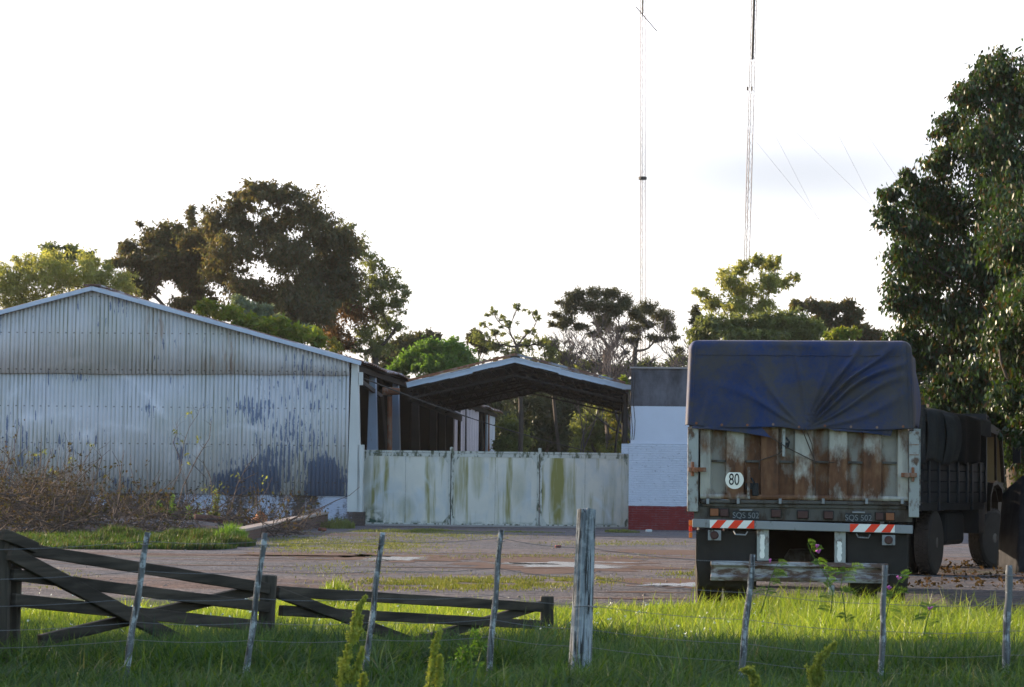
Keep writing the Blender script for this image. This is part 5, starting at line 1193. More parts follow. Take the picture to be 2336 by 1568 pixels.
# ------------------------------------------------------------------ brush, saplings
def twig(b, p, d, L_, r, rg, wob=.25, n=5, grav=0):
    pts = [p]; 
    for i in range(n):
        d = (d + Vector((rg.uniform(-1, 1), rg.uniform(-1, 1), rg.uniform(-1, 1) - grav)) * wob).normalized(); pts.append(pts[-1] + d * L_ / n)
    b.tube(pts, [r * (1 - .75 * i / n) for i in range(n + 1)], 4, cap=False); return pts
def brush():
    rg = random.Random(31); b = MB(); tips = []
    for i in range(1900):
        u = rg.choice((rg.uniform(-60, 190), rg.uniform(-60, 190), rg.uniform(0, 380), rg.uniform(240, 700)))
        Y = rg.uniform(56.5, 71); hmax = 1205 - (110 if u < 170 else 45 if u < 300 else 35 if u < 430 else 22)
        v = rg.uniform(hmax if rg.random() < .3 else hmax + 30, 1236); p = P(u, v, Y); 
        p.z = max(p.z, float(zg(p.x, p.y)) + .03)
        d = Vector((rg.uniform(-1, 1), rg.uniform(-.4, .4), rg.uniform(-.5, .9))).normalized()
        tips += twig(b, p, d, rg.uniform(.5, 1.8), rg.uniform(.006, .02), rg, .35)[2:]
    for k in range(14):
        u = rg.uniform(20, 440); p = P(u, rg.uniform(1170, 1225), 61); p.z = max(p.z, float(zg(p.x, p.y)) + .05)
        twig(b, p, Vector((rg.choice((-1, 1)), .1, .25)), rg.uniform(1.2, 2.4), rg.uniform(.025, .045), rg, .17, 7)
    o = b.build('brush_pile', M['brown_twig'], origin=(-12, 66, 0)); tag(o, 'tangle of dead brown branches heaped against the shed base', 'brush pile', kind='stuff')
    g = np.random.default_rng(3); sel = [tuple(t) for t in tips if g.random() < .3]
    o = quads_mesh('dead_leaves', leaves(np.array(sel), np.full(len(sel), .16), 4, .10, .05, .2, g), M['deadleaf'], off=(-12, 66, 0)); tag(o, 'withered brown leaves caught in the brush heap', 'dead leaves', kind='stuff')
M['deadleaf'] = leafmat('withered_leaf', [(.07, .05, .035), (.05, .04, .03), (.06, .06, .03)], .3, .0)
brush()
def sapling(label, paths, Y, leafy, seed, m='brown_twig', r=.02, grp=None):
    rg = random.Random(seed); p0 = P(*paths[0][0], Y); base = Vector((p0.x, p0.y, 0)); root = empty('sapling', base, label=label, cat='sapling', group=grp); b = MB(); cl = []
    for j, path in enumerate(paths):
        pts = [P(u, v, Y + .15 * math.sin(k + j)) for k, (u, v) in enumerate(path)]
        if j == 0: pts[0].z = max(0, pts[0].z)
        rr = r if j == 0 else r * .6
        b.tube(pts, [rr * (1 - .7 * k / (len(pts) - 1)) for k in range(len(pts))], 5)
        for k in range(1, len(pts)):
            for q_ in range(2):
                t = pts[k - 1].lerp(pts[k], rg.random()); e = twig(b, t, Vector((rg.uniform(-1, 1), rg.uniform(-.3, .3), rg.uniform(0, 1))), rg.uniform(.15, .5), rr * .35, rg)
                if rg.random() < leafy: cl.append(tuple(e[-1]))
    b.build('stem', M[m], root)
    if cl: quads_mesh('leaf_tufts', leaves(np.array(cl), np.full(len(cl), .12), 9, .11, .045, .5), M['mid'], root)
sapling('tall forked dead sapling in front of the peeling shed wall', [[(395,1195),(418,1110),(450,1045),(478,1000),(482,960)], [(362,1200),(385,1130),(412,1075),(420,1010),(432,975),(452,945),(458,925)], [(412,1080),(408,1040),(395,1010),(405,985),(400,962)], [(425,1100),(432,1150),(445,1180)], [(440,1060),(470,1090),(475,1130)]], 67, .35, 1)
sapling('straight leaning dead stick right of the forked sapling', [[(478,1238),(505,1200),(528,1160),(540,1110),(560,1070),(588,1035)], [(545,1100),(575,1085),(590,1078)]], 61, .1, 2)
sapling('thin crooked sapling nearer the left edge of the shed wall', [[(215,1215),(200,1160),(212,1110),(225,1070),(232,1045),(225,1025)], [(212,1110),(190,1075),(180,1040)]], 66, .5, 3)
sapling('dark curved shoot at the far left in the dead brush', [[(140,1195),(125,1150),(118,1100),(98,1070),(80,1045)]], 66, .4, 4)
sapling('slender arched shoot between the forked sapling and the leaning stick', [[(468,1200),(486,1140),(480,1090),(462,1050)]], 64, .3, 5)

# ------------------------------------------------------------------ post and plank fence in the foreground
FA, FB = (12, 15.2), (1248, 21.0)
def FD(u):
    t = (u - FA[0]) / (FB[0] - FA[0]); return 1 / ((1 - t) / FA[1] + t / FB[1])
def FP(u, v, off=0): return P(u, v, FD(u) + off)
fg = FP(613, 1500); fr = empty('plank_fence', Vector((fg.x, fg.y, float(zg(fg.x, fg.y)))), label='old dark plank fence with crossed braces sloping down through the grass', cat='fence')
def fpost(u, vt, wpx, off=0, lean=0):
    Y = FD(u) + off; p = P(u, vt, Y); g_ = float(zg(p.x, Y)) - .1; w_ = wpx / F * Y
    b = MB(); b.beam(Vector((p.x - lean, Y, g_)), p, w_, w_ * .9, up=(0, 1, 0), jit=.002); b.build('post', M['plankv'], fr, bevel=.012)
M['plankv'] = wood('dark_weathered_post', (.065, .052, .04), 1.0, 2)
fpost(8, 1212, 34, 0); fpost(38, 1262, 24, .12); fpost(613, 1312, 36, -.02, .02); fpost(1248, 1360, 30, 0)
def rail(u0, v0, u1, v1, t0, off=-.07, thick=.045, name='rail'):
    p, q = FP(u0, v0, off), FP(u1, v1, off); h_ = t0 / F * FD(u0)
    b = MB(); b.beam(p, q, thick, h_, jit=.0018); o = b.build(name, M['plank'], fr, bevel=.006); return o
rail(14, 1246, 612, 1343, 28); rail(26, 1311, 612, 1386, 27); rail(30, 1369, 612, 1431, 29)
rail(630, 1349, 1236, 1386, 25, .0); rail(640, 1393, 1236, 1426, 24, .0); rail(960, 1455, 1180, 1460, 18, .0)
rail(6, 1219, 82, 1250, 26, -.12)
for a4 in ((22, 1262, 440, 1480, 34, -.13), (90, 1462, 578, 1347, 28, .03), (632, 1352, 935, 1464, 25, -.06), (950, 1464, 1236, 1380, 22, .06)): rail(*a4, name='brace')

# wire fence: stakes, thick post, wires
FENCE_Y = 14.2
stk = [((337,1215),(287,1535),15.5,'slim grey fence stake leaning right, in front of the crossed planks','ridged'), ((604,1216),(563,1530),14.5,'slim pale fence stake beside the middle post of the plank fence',''),
       ((872,1215),(833,1540),14,'slim grey fence stake behind the tallest yellow green weed plume',''), ((1143,1208),(1118,1500),14,'slim grey fence stake left of the thick pale post',''),
       ((1718,1265),(1688,1560),15.5,'slim grey fence stake in front of the left half of the truck',''), ((2018,1290),(2011,1530),14,'slim dark fence stake in front of the right mud flap of the truck',''),
       ((2303,1290),(2292,1562),18,'slim brownish fence stake at the far right edge','')]
wt = []
for (t_, b_, w_, lab, _) in stk:
    p = P(*t_, FENCE_Y); q = P(*b_, FENCE_Y); d = (q - p).normalized(); gz_ = float(zg(q.x, q.y)) - .15; q = p + d * ((gz_ - p.z) / d.z)
    r = w_ / F * FENCE_Y / 2; b = MB(); n_ = 16; ph = rnd.random() * 6
    pts = [q.lerp(p, i / n_) + Vector((.003 * math.sin(i * .9 + ph), 0, 0)) for i in range(n_ + 1)]
    b.tube(pts, [r * (1.08 - .2 * i / n_ + .08 * math.sin(i * 1.7 + ph)) for i in range(n_ + 1)], 10)
    root = empty('fence_stake', q, label=lab, cat='fence stake', group='slim stakes of the wire fence'); b.build('stake', M['stake'], root, smooth=True)
    rb = MB(); c = p.lerp(q, .07); rb.tube([c + Vector((-r * 1.5, 0, .005)), c + Vector((0, -r * 1.25, 0)), c + Vector((r * 1.6, 0, .006))], .003, 5); rb.build('wire_tie', M['wire'], root)
    wt.append((p, q))
p, q = P(1338, 1158, FENCE_Y), P(1322, 1512, FENCE_Y); d = (q - p).normalized(); q = q + d * .25
bpst = empty('fence_post', q, label='thick pale weathered post with a split top, between the plank fence and the truck', cat='fence post')
def bp(i, j):
    a_ = 2 * math.pi * i; c = q.lerp(p, j); r = (.069 - .014 * j) * (1 + .05 * math.sin(3 * a_ + 1) + .025 * math.sin(7 * a_ + 4 * j) + .02 * math.sin(13 * a_))
    x, y = math.cos(a_) * r, math.sin(a_) * r; z = 0
    if j > .93:
        z = -.012 * (abs(x) / .06) - .035 * math.exp(-((x + .012) / .010) ** 2) * ((j - .93) / .07)
    for ca, wd, dp in ((-1.35, .06, .014), (-2.0, .05, .010), (-.9, .045, .008), (-1.7, .04, .008)):
        da = (a_ - 2 * math.pi if a_ > math.pi else a_) - ca - .05 * math.sin(j * 9 + ca); k = math.exp(-(da / wd) ** 2) * dp * (.35 + .65 * math.sin(j * 7 + ca * 3) ** 2); x -= math.cos(a_) * k; y -= math.sin(a_) * k
    return (c.x + x, c.y + y, c.z + z)
b = MB(); b.grid(bp, 96, 60); nt_ = len(b.v) - 97; b.add([(p.x, p.y, p.z - .006)], []); ctr = len(b.v) - 1
b.f += [(nt_ + k, nt_ + k + 1, ctr) for k in range(96)]
b.build('post', M['bigpost'], bpst, smooth=False)
MB().tube([P(1310, 1385, FENCE_Y - .1), P(1340, 1383, FENCE_Y - .12), P(1362, 1386, FENCE_Y)], .004, 5).build('wire_tie', M['wire'], bpst)
wp = empty('fence_wires', (0, FENCE_Y, .2), label='thin sagging wires strung along the slim stakes', cat='fence wire')
posts_u = sorted([(337, 1215), (604, 1216), (872, 1215), (1143, 1208), (1338, 1230), (1718, 1265), (2018, 1290), (2303, 1290)])
for k, dv_ in enumerate((20, 88, 150, 205, 245)):
    pts = []
    for i, (u, v) in enumerate(posts_u):
        u2 = u - dv_ * .11 * (1 if u < 1200 else .3); pts.append(P(u2, v + dv_, FENCE_Y + .03))
    full = [P(-120, 1235 + dv_, FENCE_Y + .03)]
    for i in range(len(pts)):
        a0 = full[-1]; 
        for s_ in range(1, 7): t = s_ / 6; full.append(a0.lerp(pts[i], t) + Vector((0, 0, -.015 * math.sin(math.pi * t))))
    full.append(P(2460, 1290 + dv_, FENCE_Y))
    MB().tube(full, .0016, 4).build('wire', M['wire'], wp)

# ------------------------------------------------------------------ grass
def tangrid(x, us, vs): return np.interp(x, us, vs)
def grass_mesh(name, X, Y, Hh, Wd, m, lean=.35, g=None, curl=.5, nseg=3):
    g = g or nr; n = len(X); Z = zg(X, Y)
    a_ = g.random(n) * 6.283; lx = np.cos(a_) * lean * g.random(n) + .10; ly = np.sin(a_) * lean * g.random(n) - .02
    fa = g.random(n) * 3.1416; wx, wy = np.cos(fa), np.sin(fa) * .7
    P0 = []
    for j in range(nseg + 1):
        t = j / nseg; hz = Hh * (t - .22 * curl * t * t * (np.abs(lx) + np.abs(ly)) * 2); wv = Wd * (1 - t ** 1.6) * .5 + .0004
        cx_, cy2 = X + lx * Hh * t ** 1.8, Y + ly * Hh * t ** 1.8
        P0.append((np.stack([cx_ - wx * wv, cy2 - wy * wv, Z + hz - .01], 1), np.stack([cx_ + wx * wv, cy2 + wy * wv, Z + hz - .01], 1)))
    V = np.stack([p for pr in P0 for p in pr], 1)    # n, 2*(nseg+1), 3
    k = 2 * (nseg + 1); me = bpy.data.meshes.new(name); me.vertices.add(n * k)
    me.vertices.foreach_set('co', V.astype(np.float32).reshape(-1))
    base = (np.arange(n) * k)[:, None]
    q = np.concatenate([base + np.array([2 * j, 2 * j + 1, 2 * j + 3, 2 * j + 2]) for j in range(nseg)], 1).reshape(-1)
    me.loops.add(len(q)); me.loops.foreach_set('vertex_index', q.astype(np.int32)); me.polygons.add(n * nseg)
    me.polygons.foreach_set('loop_start', np.arange(0, len(q), 4, dtype=np.int32)); me.update(calc_edges=True)
    return link(name, me, m)
M['grass'] = leafmat('shade_toned_grass', [(.022, .058, .010), (.038, .09, .014), (.058, .12, .018), (.016, .042, .010), (.09, .145, .028)], .45, .03, .45)  # foreground shade put into the colour, a dark copy of the grass
M['grass_far'] = leafmat('sun_toned_grass', [(.15, .23, .028), (.19, .27, .035), (.11, .19, .022), (.24, .28, .06)], .6, .03, .4)  # sunlight put into the colour, a bright copy for the lit strip
M['short'] = leafmat('short_yellowish_grass', [(.13, .15, .04), (.10, .14, .03), (.15, .15, .055)], .4, .02)
def nz(x, y, s_, seed=0):
    r_ = np.zeros_like(x)
    g = np.random.default_rng(seed)
    for i in range(6):
        a_ = g.random() * 6.28; f = s_ * (1 + i * .7); r_ += np.sin((x * np.cos(a_) + y * np.sin(a_)) * f + g.random() * 6.28) / (1 + i * .5)
    return r_ / 3.2
EDGE_T = [(u - UC) / F for u in (-100, 0, 200, 450, 700, 900, 1100, 1300, 1450, 1600, 2000, 2080, 2200, 2336, 2500)]
EDGE_Y = [24.0, 24.2, 24.6, 25.4, 27.2, 27.0, 26.6, 26.2, 26.6, 27.0, 26.0, 25.0, 23.6, 22.8, 22]
M['verge'] = leafmat('verge_leaf', [(.03, .07, .014), (.05, .10, .02), (.02, .045, .012), (.07, .11, .03), (.07, .06, .03)], .45, .02)
def near_grass():
    g = np.random.default_rng(1)
    # foreground
    n = 150000; Y = np.sqrt(g.random(n) * (22 ** 2 - 11.2 ** 2) + 11.2 ** 2); X = (g.random(n) - .5) * .49 * Y
    tuft = nz(X, Y, 2.6, 1) + .5 * nz(X, Y, 6.5, 2); rt = np.clip((X / Y + .02) * 9, 0, 1); h = .09 + .045 * rt + .06 * tuft + .08 * g.random(n) + .09 * (g.random(n) > .96)
    h *= np.interp(Y, [10, 17, 21.5], [1.1, 1.05, .9]); h = h + np.clip((Y - 14.3) / .4, 0, 1) * np.clip((17.5 - Y) / 1.5, 0, 1) * np.where(X < .15, .17 + .05 * nz(X, Y, 4, 12), .07); keep = g.random(n) < .72 + .45 * tuft
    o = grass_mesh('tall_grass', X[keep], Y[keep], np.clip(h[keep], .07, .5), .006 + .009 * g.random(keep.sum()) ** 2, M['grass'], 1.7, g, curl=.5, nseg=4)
    tag(o, 'thick dark green grass of the foreground bank round the fences', 'grass', kind='stuff')
    n = 110000; Y = np.sqrt(g.random(n) * (28 ** 2 - 19.5 ** 2) + 19.5 ** 2); X = (g.random(n) - .5) * .49 * Y
    e = np.interp(X / Y, EDGE_T, EDGE_Y) + .5 * nz(X, Y, 1.6, 3) + .25 * nz(X, Y, 5, 4)
    fade = np.clip((e - Y) / 1.2, 0, 1); keep = g.random(n) < fade ** .7; X, Y, fade = X[keep], Y[keep], fade[keep]; n = len(X)
    h = (.10 + .05 * nz(X, Y, 2.1, 5) + .06 * g.random(n) + .09 * (g.random(n) > .95)) * (.4 + .6 * fade)
    right = np.clip((X / Y - .06) * 12, 0, 1); h *= 1 + 1.3 * right
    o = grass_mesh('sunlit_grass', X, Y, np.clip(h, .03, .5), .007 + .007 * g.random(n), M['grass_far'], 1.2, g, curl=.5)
    tag(o, 'bright yellow green grass along the edge of the dirt yard', 'grass', kind='stuff')
    # short patches out on the yard
    XX, YY = [], []
    for (u, v, du, dv_, cnt) in ((1060, 1332, 240, 14, 9000), (1320, 1325, 120, 8, 1500), (850, 1245, 160, 16, 5000), (1000, 1222, 220, 10, 3000), (680, 1240, 90, 20, 4000), (1400, 1240, 180, 6, 1200), (1240, 1270, 300, 8, 900), (780, 1300, 150, 20, 500), (100, 1320, 90, 20, 900), (1560, 1310, 60, 12, 400)):
        uu = u + du * g.normal(size=cnt) * .5; vv = v + dv_ * g.normal(size=cnt) * .5
        for a_, c_ in zip(uu, vv):
            p = G(a_, max(c_, 1130 + (a_ - UC) * .0122)); XX.append(p.x); YY.append(p.y)
    X, Y = np.array(XX), np.array(YY); ok = Y < 73.2; X, Y = X[ok], Y[ok]; n = len(X); k = nz(X, Y, 2.5, 9) > -.25; X, Y = X[k], Y[k]; n = len(X)
    o = grass_mesh('short_grass', X, Y, .025 + .04 * g.random(n), .012 + .008 * g.random(n), M['short'], .8, g, nseg=2)
    tag(o, 'sparse short grass growing through the dirt of the yard', 'grass', kind='stuff')
near_grass()
def weeds():
    g = np.random.default_rng(77); X = []; Y = []; Hs = []
    for i in range(190):
        cy_ = 12.2 + 13.5 * g.random() ** .8; cx0 = (g.random() - .5) * .46 * cy_
        if cy_ > 20 and cx0 / cy_ < .02 and g.random() < .8: continue
        if abs(cx0 / cy_ - .03) < .03 and cy_ < 15: continue
        n = int(14 + 26 * g.random()); X.append(cx0 + g.normal(size=n) * .07); Y.append(cy_ + g.normal(size=n) * .07); Hs.append((.20 + .20 * g.random()) * (.6 + .5 * g.random(n)))
    X, Y, Hs = map(np.concatenate, (X, Y, Hs)); k = Y < np.interp(X / Y, EDGE_T, EDGE_Y) - .3; X, Y, Hs = X[k], Y[k], Hs[k]
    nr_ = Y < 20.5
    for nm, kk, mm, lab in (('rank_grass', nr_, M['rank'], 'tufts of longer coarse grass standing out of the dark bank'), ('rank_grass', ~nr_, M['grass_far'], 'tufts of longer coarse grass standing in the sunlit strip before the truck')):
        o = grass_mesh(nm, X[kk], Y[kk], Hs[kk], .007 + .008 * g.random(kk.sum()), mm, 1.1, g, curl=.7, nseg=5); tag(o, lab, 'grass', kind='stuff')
M['rank'] = leafmat('coarse_grass', [(.05, .11, .02), (.07, .135, .025), (.035, .08, .015), (.10, .15, .04), (.15, .145, .075)], .45, .04)  # tufts on the shaded bank, their shade put into the colour
weeds()
def clump(name, label, spots, m, hgt, wd, cnt, seed, cat='grass tuft', group=None, kind=None):
    g = np.random.default_rng(seed); X = []; Y = []; Hs = []; verge = name == 'verge_grass'
    for (u, v, ru, rY, hm) in spots:
        c = G(u, v); n = cnt; a_ = g.random(n) * 6.28; r = np.sqrt(g.random(n)); X.append(c.x + np.cos(a_) * r * ru / F * c.y); Y.append(c.y + np.sin(a_) * r * rY); Hs.append(hm * hgt * (1 - .5 * r) * (.5 + .7 * g.random(n)))
    X, Y, Hs = map(np.concatenate, (X, Y, Hs))
    if verge: kk = nz(X, Y, 2.0, 5) + .6 * nz(X, Y, 6.0, 6) + .5 * g.random(len(X)) > -.15; X, Y = X[kk], Y[kk]; Hs = Hs[kk] * (1 + .8 * nz(X, Y, 3.0, 7))
    o = grass_mesh(name, X, Y, Hs, wd * (.7 + .6 * g.random(len(X))), m, .5, g)
    c = G(spots[0][0], spots[0][1]); tag(o, label, cat, group, kind); return o
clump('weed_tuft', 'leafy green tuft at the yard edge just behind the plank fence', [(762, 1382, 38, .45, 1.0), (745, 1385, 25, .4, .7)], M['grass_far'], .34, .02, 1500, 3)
clump('verge_grass', 'green flowery grass bank at the foot of the dead brush', [(230, 1250, 130, 1.2, .7), (350, 1248, 110, 1.6, 1.0), (440, 1250, 100, 1.5, 1.0), (150, 1246, 90, 1.2, .6), (520, 1245, 60, 1.5, 1.0), (200, 1222, 200, 3.5, .45), (60, 1224, 160, 3.5, .4), (260, 1236, 60, 1.0, 1.3), (410, 1236, 50, 1.0, 1.4), (470, 1240, 40, .8, 1.5), (200, 1233, 210, 2.6, .7), (40, 1236, 120, 2.6, .6), (330, 1234, 150, 2.2, .8), (450, 1228, 90, 2.5, .9)], M['verge'], .27, .03, 4200, 4, 'grass', kind='stuff')
clump('weed_tuft', 'round green tuft at the near end of the low brick wall', [(525, 1243, 34, .5, 1.0)], M['bright'], .52, .03, 1800, 5)
clump('verge_grass', 'low green weeds along the foot of the gate', [(900, 1214, 110, .5, .5), (1150, 1214, 140, .3, .25), (770, 1205, 40, 1.0, 1.3), (1420, 1215, 40, .4, .6), (1000, 1212, 80, .3, .4)], M['mid'], .22, .03, 1500, 6, 'weeds', kind='stuff')
def flowers():
    g = np.random.default_rng(4); c = []
    for i in range(230):
        u = 120 + 430 * g.random(); v = 1222 + 24 * g.random(); p = P(u, v, 60.6 - 1.5 * g.random()); c.append(tuple(p))
    o = quads_mesh('clover_flowers', leaves(np.array(c), np.full(len(c), .02), 4, .05, .05, 0, g), M['whitepetal'], off=(-10, 60, 0)); tag(o, 'tiny white flowers dotting the green bank by the shed', 'flowers', kind='stuff')
    c = []
    for i in range(260):
        Y = 19.5 + 6 * g.random(); X = (.47 * g.random() - .22) * Y; c.append((X, Y, float(zg(X, Y)) + .10 + .10 * g.random()))
    o = quads_mesh('seed_heads', leaves(np.array(c), np.full(len(c), .006), 3, .022, .016, 0, g), M['whitepetal'], off=(0, 22, 0)); tag(o, 'tiny pale seed heads scattered in the bright grass', 'seed heads', kind='stuff')
flowers()

# tall plants beside the brush
for k, (lab, u, v, ut, vt) in enumerate((('feathery green weed left of the forked sapling', 385, 1225, 378, 1135), ('feathery green weed right of the forked sapling', 485, 1222, 495, 1120), ('short feathery weed in front of the rusty drum', 440, 1225, 446, 1160), ('feathery weed farthest left along the flaking brick base', 352, 1220, 350, 1150), ('feathery weed nearest the low brick wall', 515, 1225, 520, 1190))):
    g = np.random.default_rng(k); Y = 63; p, q = P(u, v, Y), P(ut, vt, Y); p.z = max(p.z, .1); root = empty('feathery_weed', p, label=lab, cat='weed', group='feathery weeds by the shed')
    b = MB(); cs_ = []; rs = []
    for j in range(5):
        e = q + Vector((random.Random(k * 9 + j).uniform(-.28, .28), 0, -.25 * j * .6)); b.tube([p, p.lerp(e, .5) + Vector((.03, 0, 0)), e], [.012, .008, .004], 4)
        for t in np.linspace(.15, 1, 12): cs_.append(tuple(p.lerp(e, float(t)))); rs.append(.15 * (1.15 - t))
    b.build('stem', M['weed'], root); quads_mesh('foliage', leaves(np.array(cs_), np.array(rs), 20, .09, .018, -.5, g), M['mid'] if k % 2 else M['bright'], root)

# yellow green plume weeds in the foreground
def plume(label, u, Y, v_top, branches, seed):
    g = np.random.default_rng(seed); rg = random.Random(seed); q = P(*branches[0][-1], Y); b0 = P(branches[0][0][0], 1568, Y)
    gz_ = float(zg(b0.x, Y)); base = Vector((b0.x, Y, gz_)); root = empty('plume_weed', base, label=label, cat='weed', group='yellow green plume weeds in the foreground'); b = MB(); cs_ = []; rs = []
    for j, br in enumerate(branches):
        pts = [P(u_, v_, Y + .02 * j) for u_, v_ in br]
        if j == 0: pts = [base] + pts
        rad = [.006 * (1 - .8 * k / (len(pts) - 1)) for k in range(len(pts))]
        b.tube(pts, rad, 5); tot = len(pts) - 1; N_ = 34 * tot
        for i in range(N_):
            t = i / N_ * tot; k = int(t); c = pts[k].lerp(pts[k + 1], t - k); f = t / tot; L_ = (.062 if j == 0 else .036) * (1.02 - f) ** .8 * rg.uniform(.35, 1.15) * (.75 + .35 * math.sin(t * 5 + j)) + .006
            ang = rg.random() * 6.28; ax_ = (pts[k + 1] - pts[k]).normalized(); d = (ax_ * .9 + Vector((math.cos(ang), math.sin(ang), 0)) * .75).normalized()
            for q_ in (.25, .5, .75, 1): cs_.append(tuple(c + d * L_ * q_)); rs.append(.0075 * (1.15 - q_ * .5))
    b.build('stem', M['weed'], root); quads_mesh('flower_spikes', leaves(np.array(cs_), np.array(rs), 7, .010, .007, -.3, g, 1.0), M['plume'], root)
M['plume'] = leafmat('yellow_green_seed_clusters', [(.30, .34, .08), (.36, .38, .10), (.24, .30, .06)], .4, .01)
plume('tallest yellow green plume weed, left of centre in the foreground', 800, 10.9, 1360, [[(782,1560),(792,1500),(803,1450),(812,1405),(833,1362)], [(800,1560),(815,1530),(828,1480)], [(775,1570),(783,1535),(790,1500)], [(820,1600),(826,1560),(830,1540)], [(806,1470),(818,1440),(822,1405)]], 1)
plume('second plume weed, a narrow pointed spike right of the tallest one', 990, 10.9, 1440, [[(980,1560),(985,1515),(993,1475),(1003,1440)], [(1000,1570),(1004,1530),(1003,1498)]], 2)
plume('curved plume weed in front of the middle of the truck', 1870, 10.9, 1470, [[(1850,1568),(1858,1530),(1872,1505),(1888,1488),(1905,1470)], [(1866,1570),(1872,1545),(1870,1525)]], 3)
plume('low drooping plume weed at the bottom right of the thick post', 1690, 10.9, 1535, [[(1718,1575),(1722,1550),(1710,1532),(1695,1530)], [(1728,1580),(1722,1560),(1726,1548)]], 4)

# vetch with pink flowers
def vetch(label, path, Y, seed, blooms):
    rg = random.Random(seed); pts = [P(u, v, Y) for u, v in path]; root = empty('vetch_plant', pts[0], label=label, cat='wild flower', group='vetch climbing out of the grass'); b = MB(); V = []
    b.tube(pts, [.0045 * (1 - .6 * k / (len(pts) - 1)) for k in range(len(pts))], 5)
    for k in range(1, len(pts)):
        for q_ in range(2):
            s0 = pts[k - 1].lerp(pts[k], rg.random()); d = Vector((rg.choice((-1, 1)) * rg.uniform(.5, 1), rg.uniform(-.3, .3), rg.uniform(-.1, .9))).normalized(); L_ = rg.uniform(.06, .11)
            e = [s0 + d * L_ * t + Vector((0, 0, -.03 * t * t)) for t in (0, .33, .66, 1)]; b.tube(e, .0016, 4)
            for i in range(8):
                c = s0 + d * L_ * (.15 + .85 * i / 8) + Vector((0, 0, -.03 * (i / 8) ** 2))
                for sd_ in (-1, 1):
                    nv = Vector((-d.z, 0, d.x)) * sd_; tip = c + (nv + d * .4).normalized() * .030 * (1 - .05 * i); w_ = d * .0035 + Vector((0, .003, 0))
                    m_ = c.lerp(tip, .5); V.append([c, m_ + w_, tip, m_ - w_])
    b.build('stem', M['vetch'], root); quads_mesh('leaflets', np.array(V, dtype=np.float32), M['vetch'], root)
    for u, v in blooms:
        c = P(u, v, Y - .02); f = MB()
        for i in range(4): f.tube([c, c + Vector((rg.uniform(-.02, .02), -.01, .014 + .01 * rg.random()))], [.003, .0055], 6)
        f.build('flower', M['pink'], root)
vetch('tall vetch stem with a pink flower in front of the dark gap under the truck', [(1895,1400),(1900,1352),(1888,1320),(1870,1290),(1850,1262),(1842,1240)], 15, 1, [(1863,1250), (1868,1262)])
vetch('vetch with a small pink flower right of the stake in front of the under-run bar', [(1735,1400),(1752,1345),(1762,1310),(1775,1285)], 15, 2, [(1757,1284)])
vetch('bushy vetch in front of the right end of the under-run bar', [(1930,1420),(1925,1375),(1918,1340),(1925,1305),(1940,1295)], 15.2, 3, [])
vetch('vetch with two pink flowers right of the truck mud flap', [(2020,1412),(2030,1370),(2045,1335),(2060,1310)], 15, 4, [(2050,1322), (2028,1345)])
vetch('small vetch near the dark ground at the right', [(2108,1450),(2115,1415),(2122,1395),(2118,1375)], 15, 5, [(2120,1392)])

# wild umbel weed in the dark grass
b = MB(); rg = random.Random(8); p = P(1075, 1568, 14); p.z = float(zg(p.x, 14)); rt = empty('tangled_weed', p, label='loose pale green weed with curling shoots, right of the pointed plume weed', cat='weed'); cl_ = []
for (u, v) in ((1058, 1480), (1080, 1440), (1095, 1470), (1040, 1510), (1090, 1520)):
    e = P(u, v, 14); m_ = p.lerp(e, .6) + Vector((rg.uniform(-.06, .06), 0, .03)); b.tube([p, m_, e], [.005, .004, .002], 5); cl_ += [tuple(m_.lerp(e, t)) for t in (.2, .5, .8, 1)]
b.build('stem', M['weed'], rt); quads_mesh('leaves', leaves(np.array(cl_), np.full(len(cl_), .03), 22, .03, .01, .2), M['vetch'], rt)

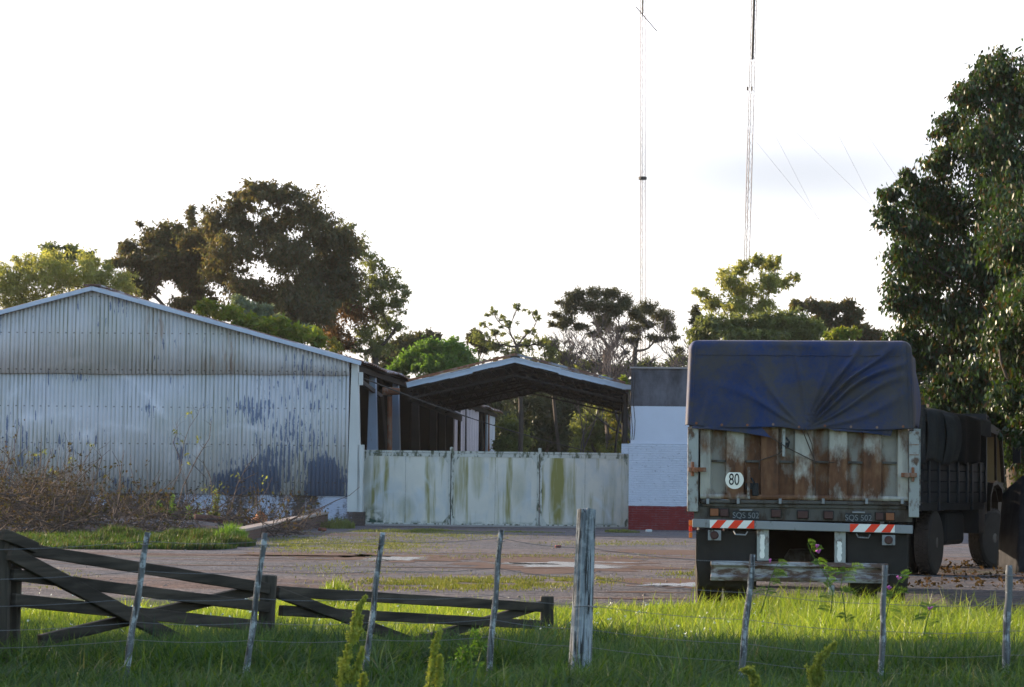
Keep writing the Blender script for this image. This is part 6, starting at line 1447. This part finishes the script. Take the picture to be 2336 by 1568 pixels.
# sheet covered heap at the right edge
hp = P(2450, 1262, 40); hp.z = 0; sh = empty('covered_heap', hp, label='heap under a dull grey plastic sheet at the right edge behind the fence stake', cat='heap')
def hf(i, j):
    t = i * 2 - 1; x = t * 1.05; z = (1 - j); top_ = 1.72 - .12 * t * t + .05 * math.sin(x * 6); fz = top_ * (1 - j); r = .15 + .35 * j
    return (hp.x + x * (.86 + .16 * j), hp.y - r - .06 * math.sin(x * 13 + j * 2) * j, fz)
b = MB(); b.grid(hf, 60, 20)
b.grid(lambda i, j: (hp.x + (i * 2 - 1) * .90, hp.y - .15 + 1.5 * j, 1.72 - .12 * (i * 2 - 1) ** 2 + .05 * math.sin((i * 2 - 1) * 6.3) - .25 * j), 30, 6)
b.grid(lambda i, j: (hp.x - 1.05 * (.86 + .16 * j), hp.y - .15 - .35 * j + 1.6 * i, (1.6 - .3 * i) * (1 - j)), 12, 10)
b.build('plastic_sheet', tarp_mat('grey_plastic_sheet', (.05, .05, .055), (.03, .03, .033), 3, .5), sh, smooth=True, solid=.006)
def leaf_litter():
    g = np.random.default_rng(14); n = 350; Y = 33 + 12 * g.random(n); X = Y * (.16 + .09 * g.random(n)); c = np.stack([X, Y, np.full(n, .02)], 1)
    o = quads_mesh('leaf_litter', leaves(c, np.full(n, .03), 3, .07, .05, 0, g, .3), M['deadleaf2'], off=(8, 38, 0)); tag(o, 'fallen orange brown leaves on the ground under the big tree', 'leaf litter', kind='stuff')
M['deadleaf2'] = leafmat('fallen_leaf', [(.09, .055, .035), (.07, .045, .03), (.06, .045, .03)], .3, .0)
leaf_litter()

# ------------------------------------------------------------------ evening haze
def haze():
    hm = bpy.data.materials.new('evening_haze'); hm.use_nodes = True; t = hm.node_tree; t.nodes.remove(t.nodes['Principled BSDF'])
    pv = t.nodes.new('ShaderNodeVolumePrincipled'); pv.inputs['Color'].default_value = (.95, .93, .92, 1); pv.inputs['Density'].default_value = .00013; pv.inputs['Anisotropy'].default_value = .2
    t.links.new(pv.outputs[0], t.nodes['Material Output'].inputs['Volume'])
    o = MB().box((-1000, -70, -1), (1000, 1600, 130)).build('haze', hm); tag(o, kind='stuff', label='thin warm evening haze over the yard and trees')
haze()
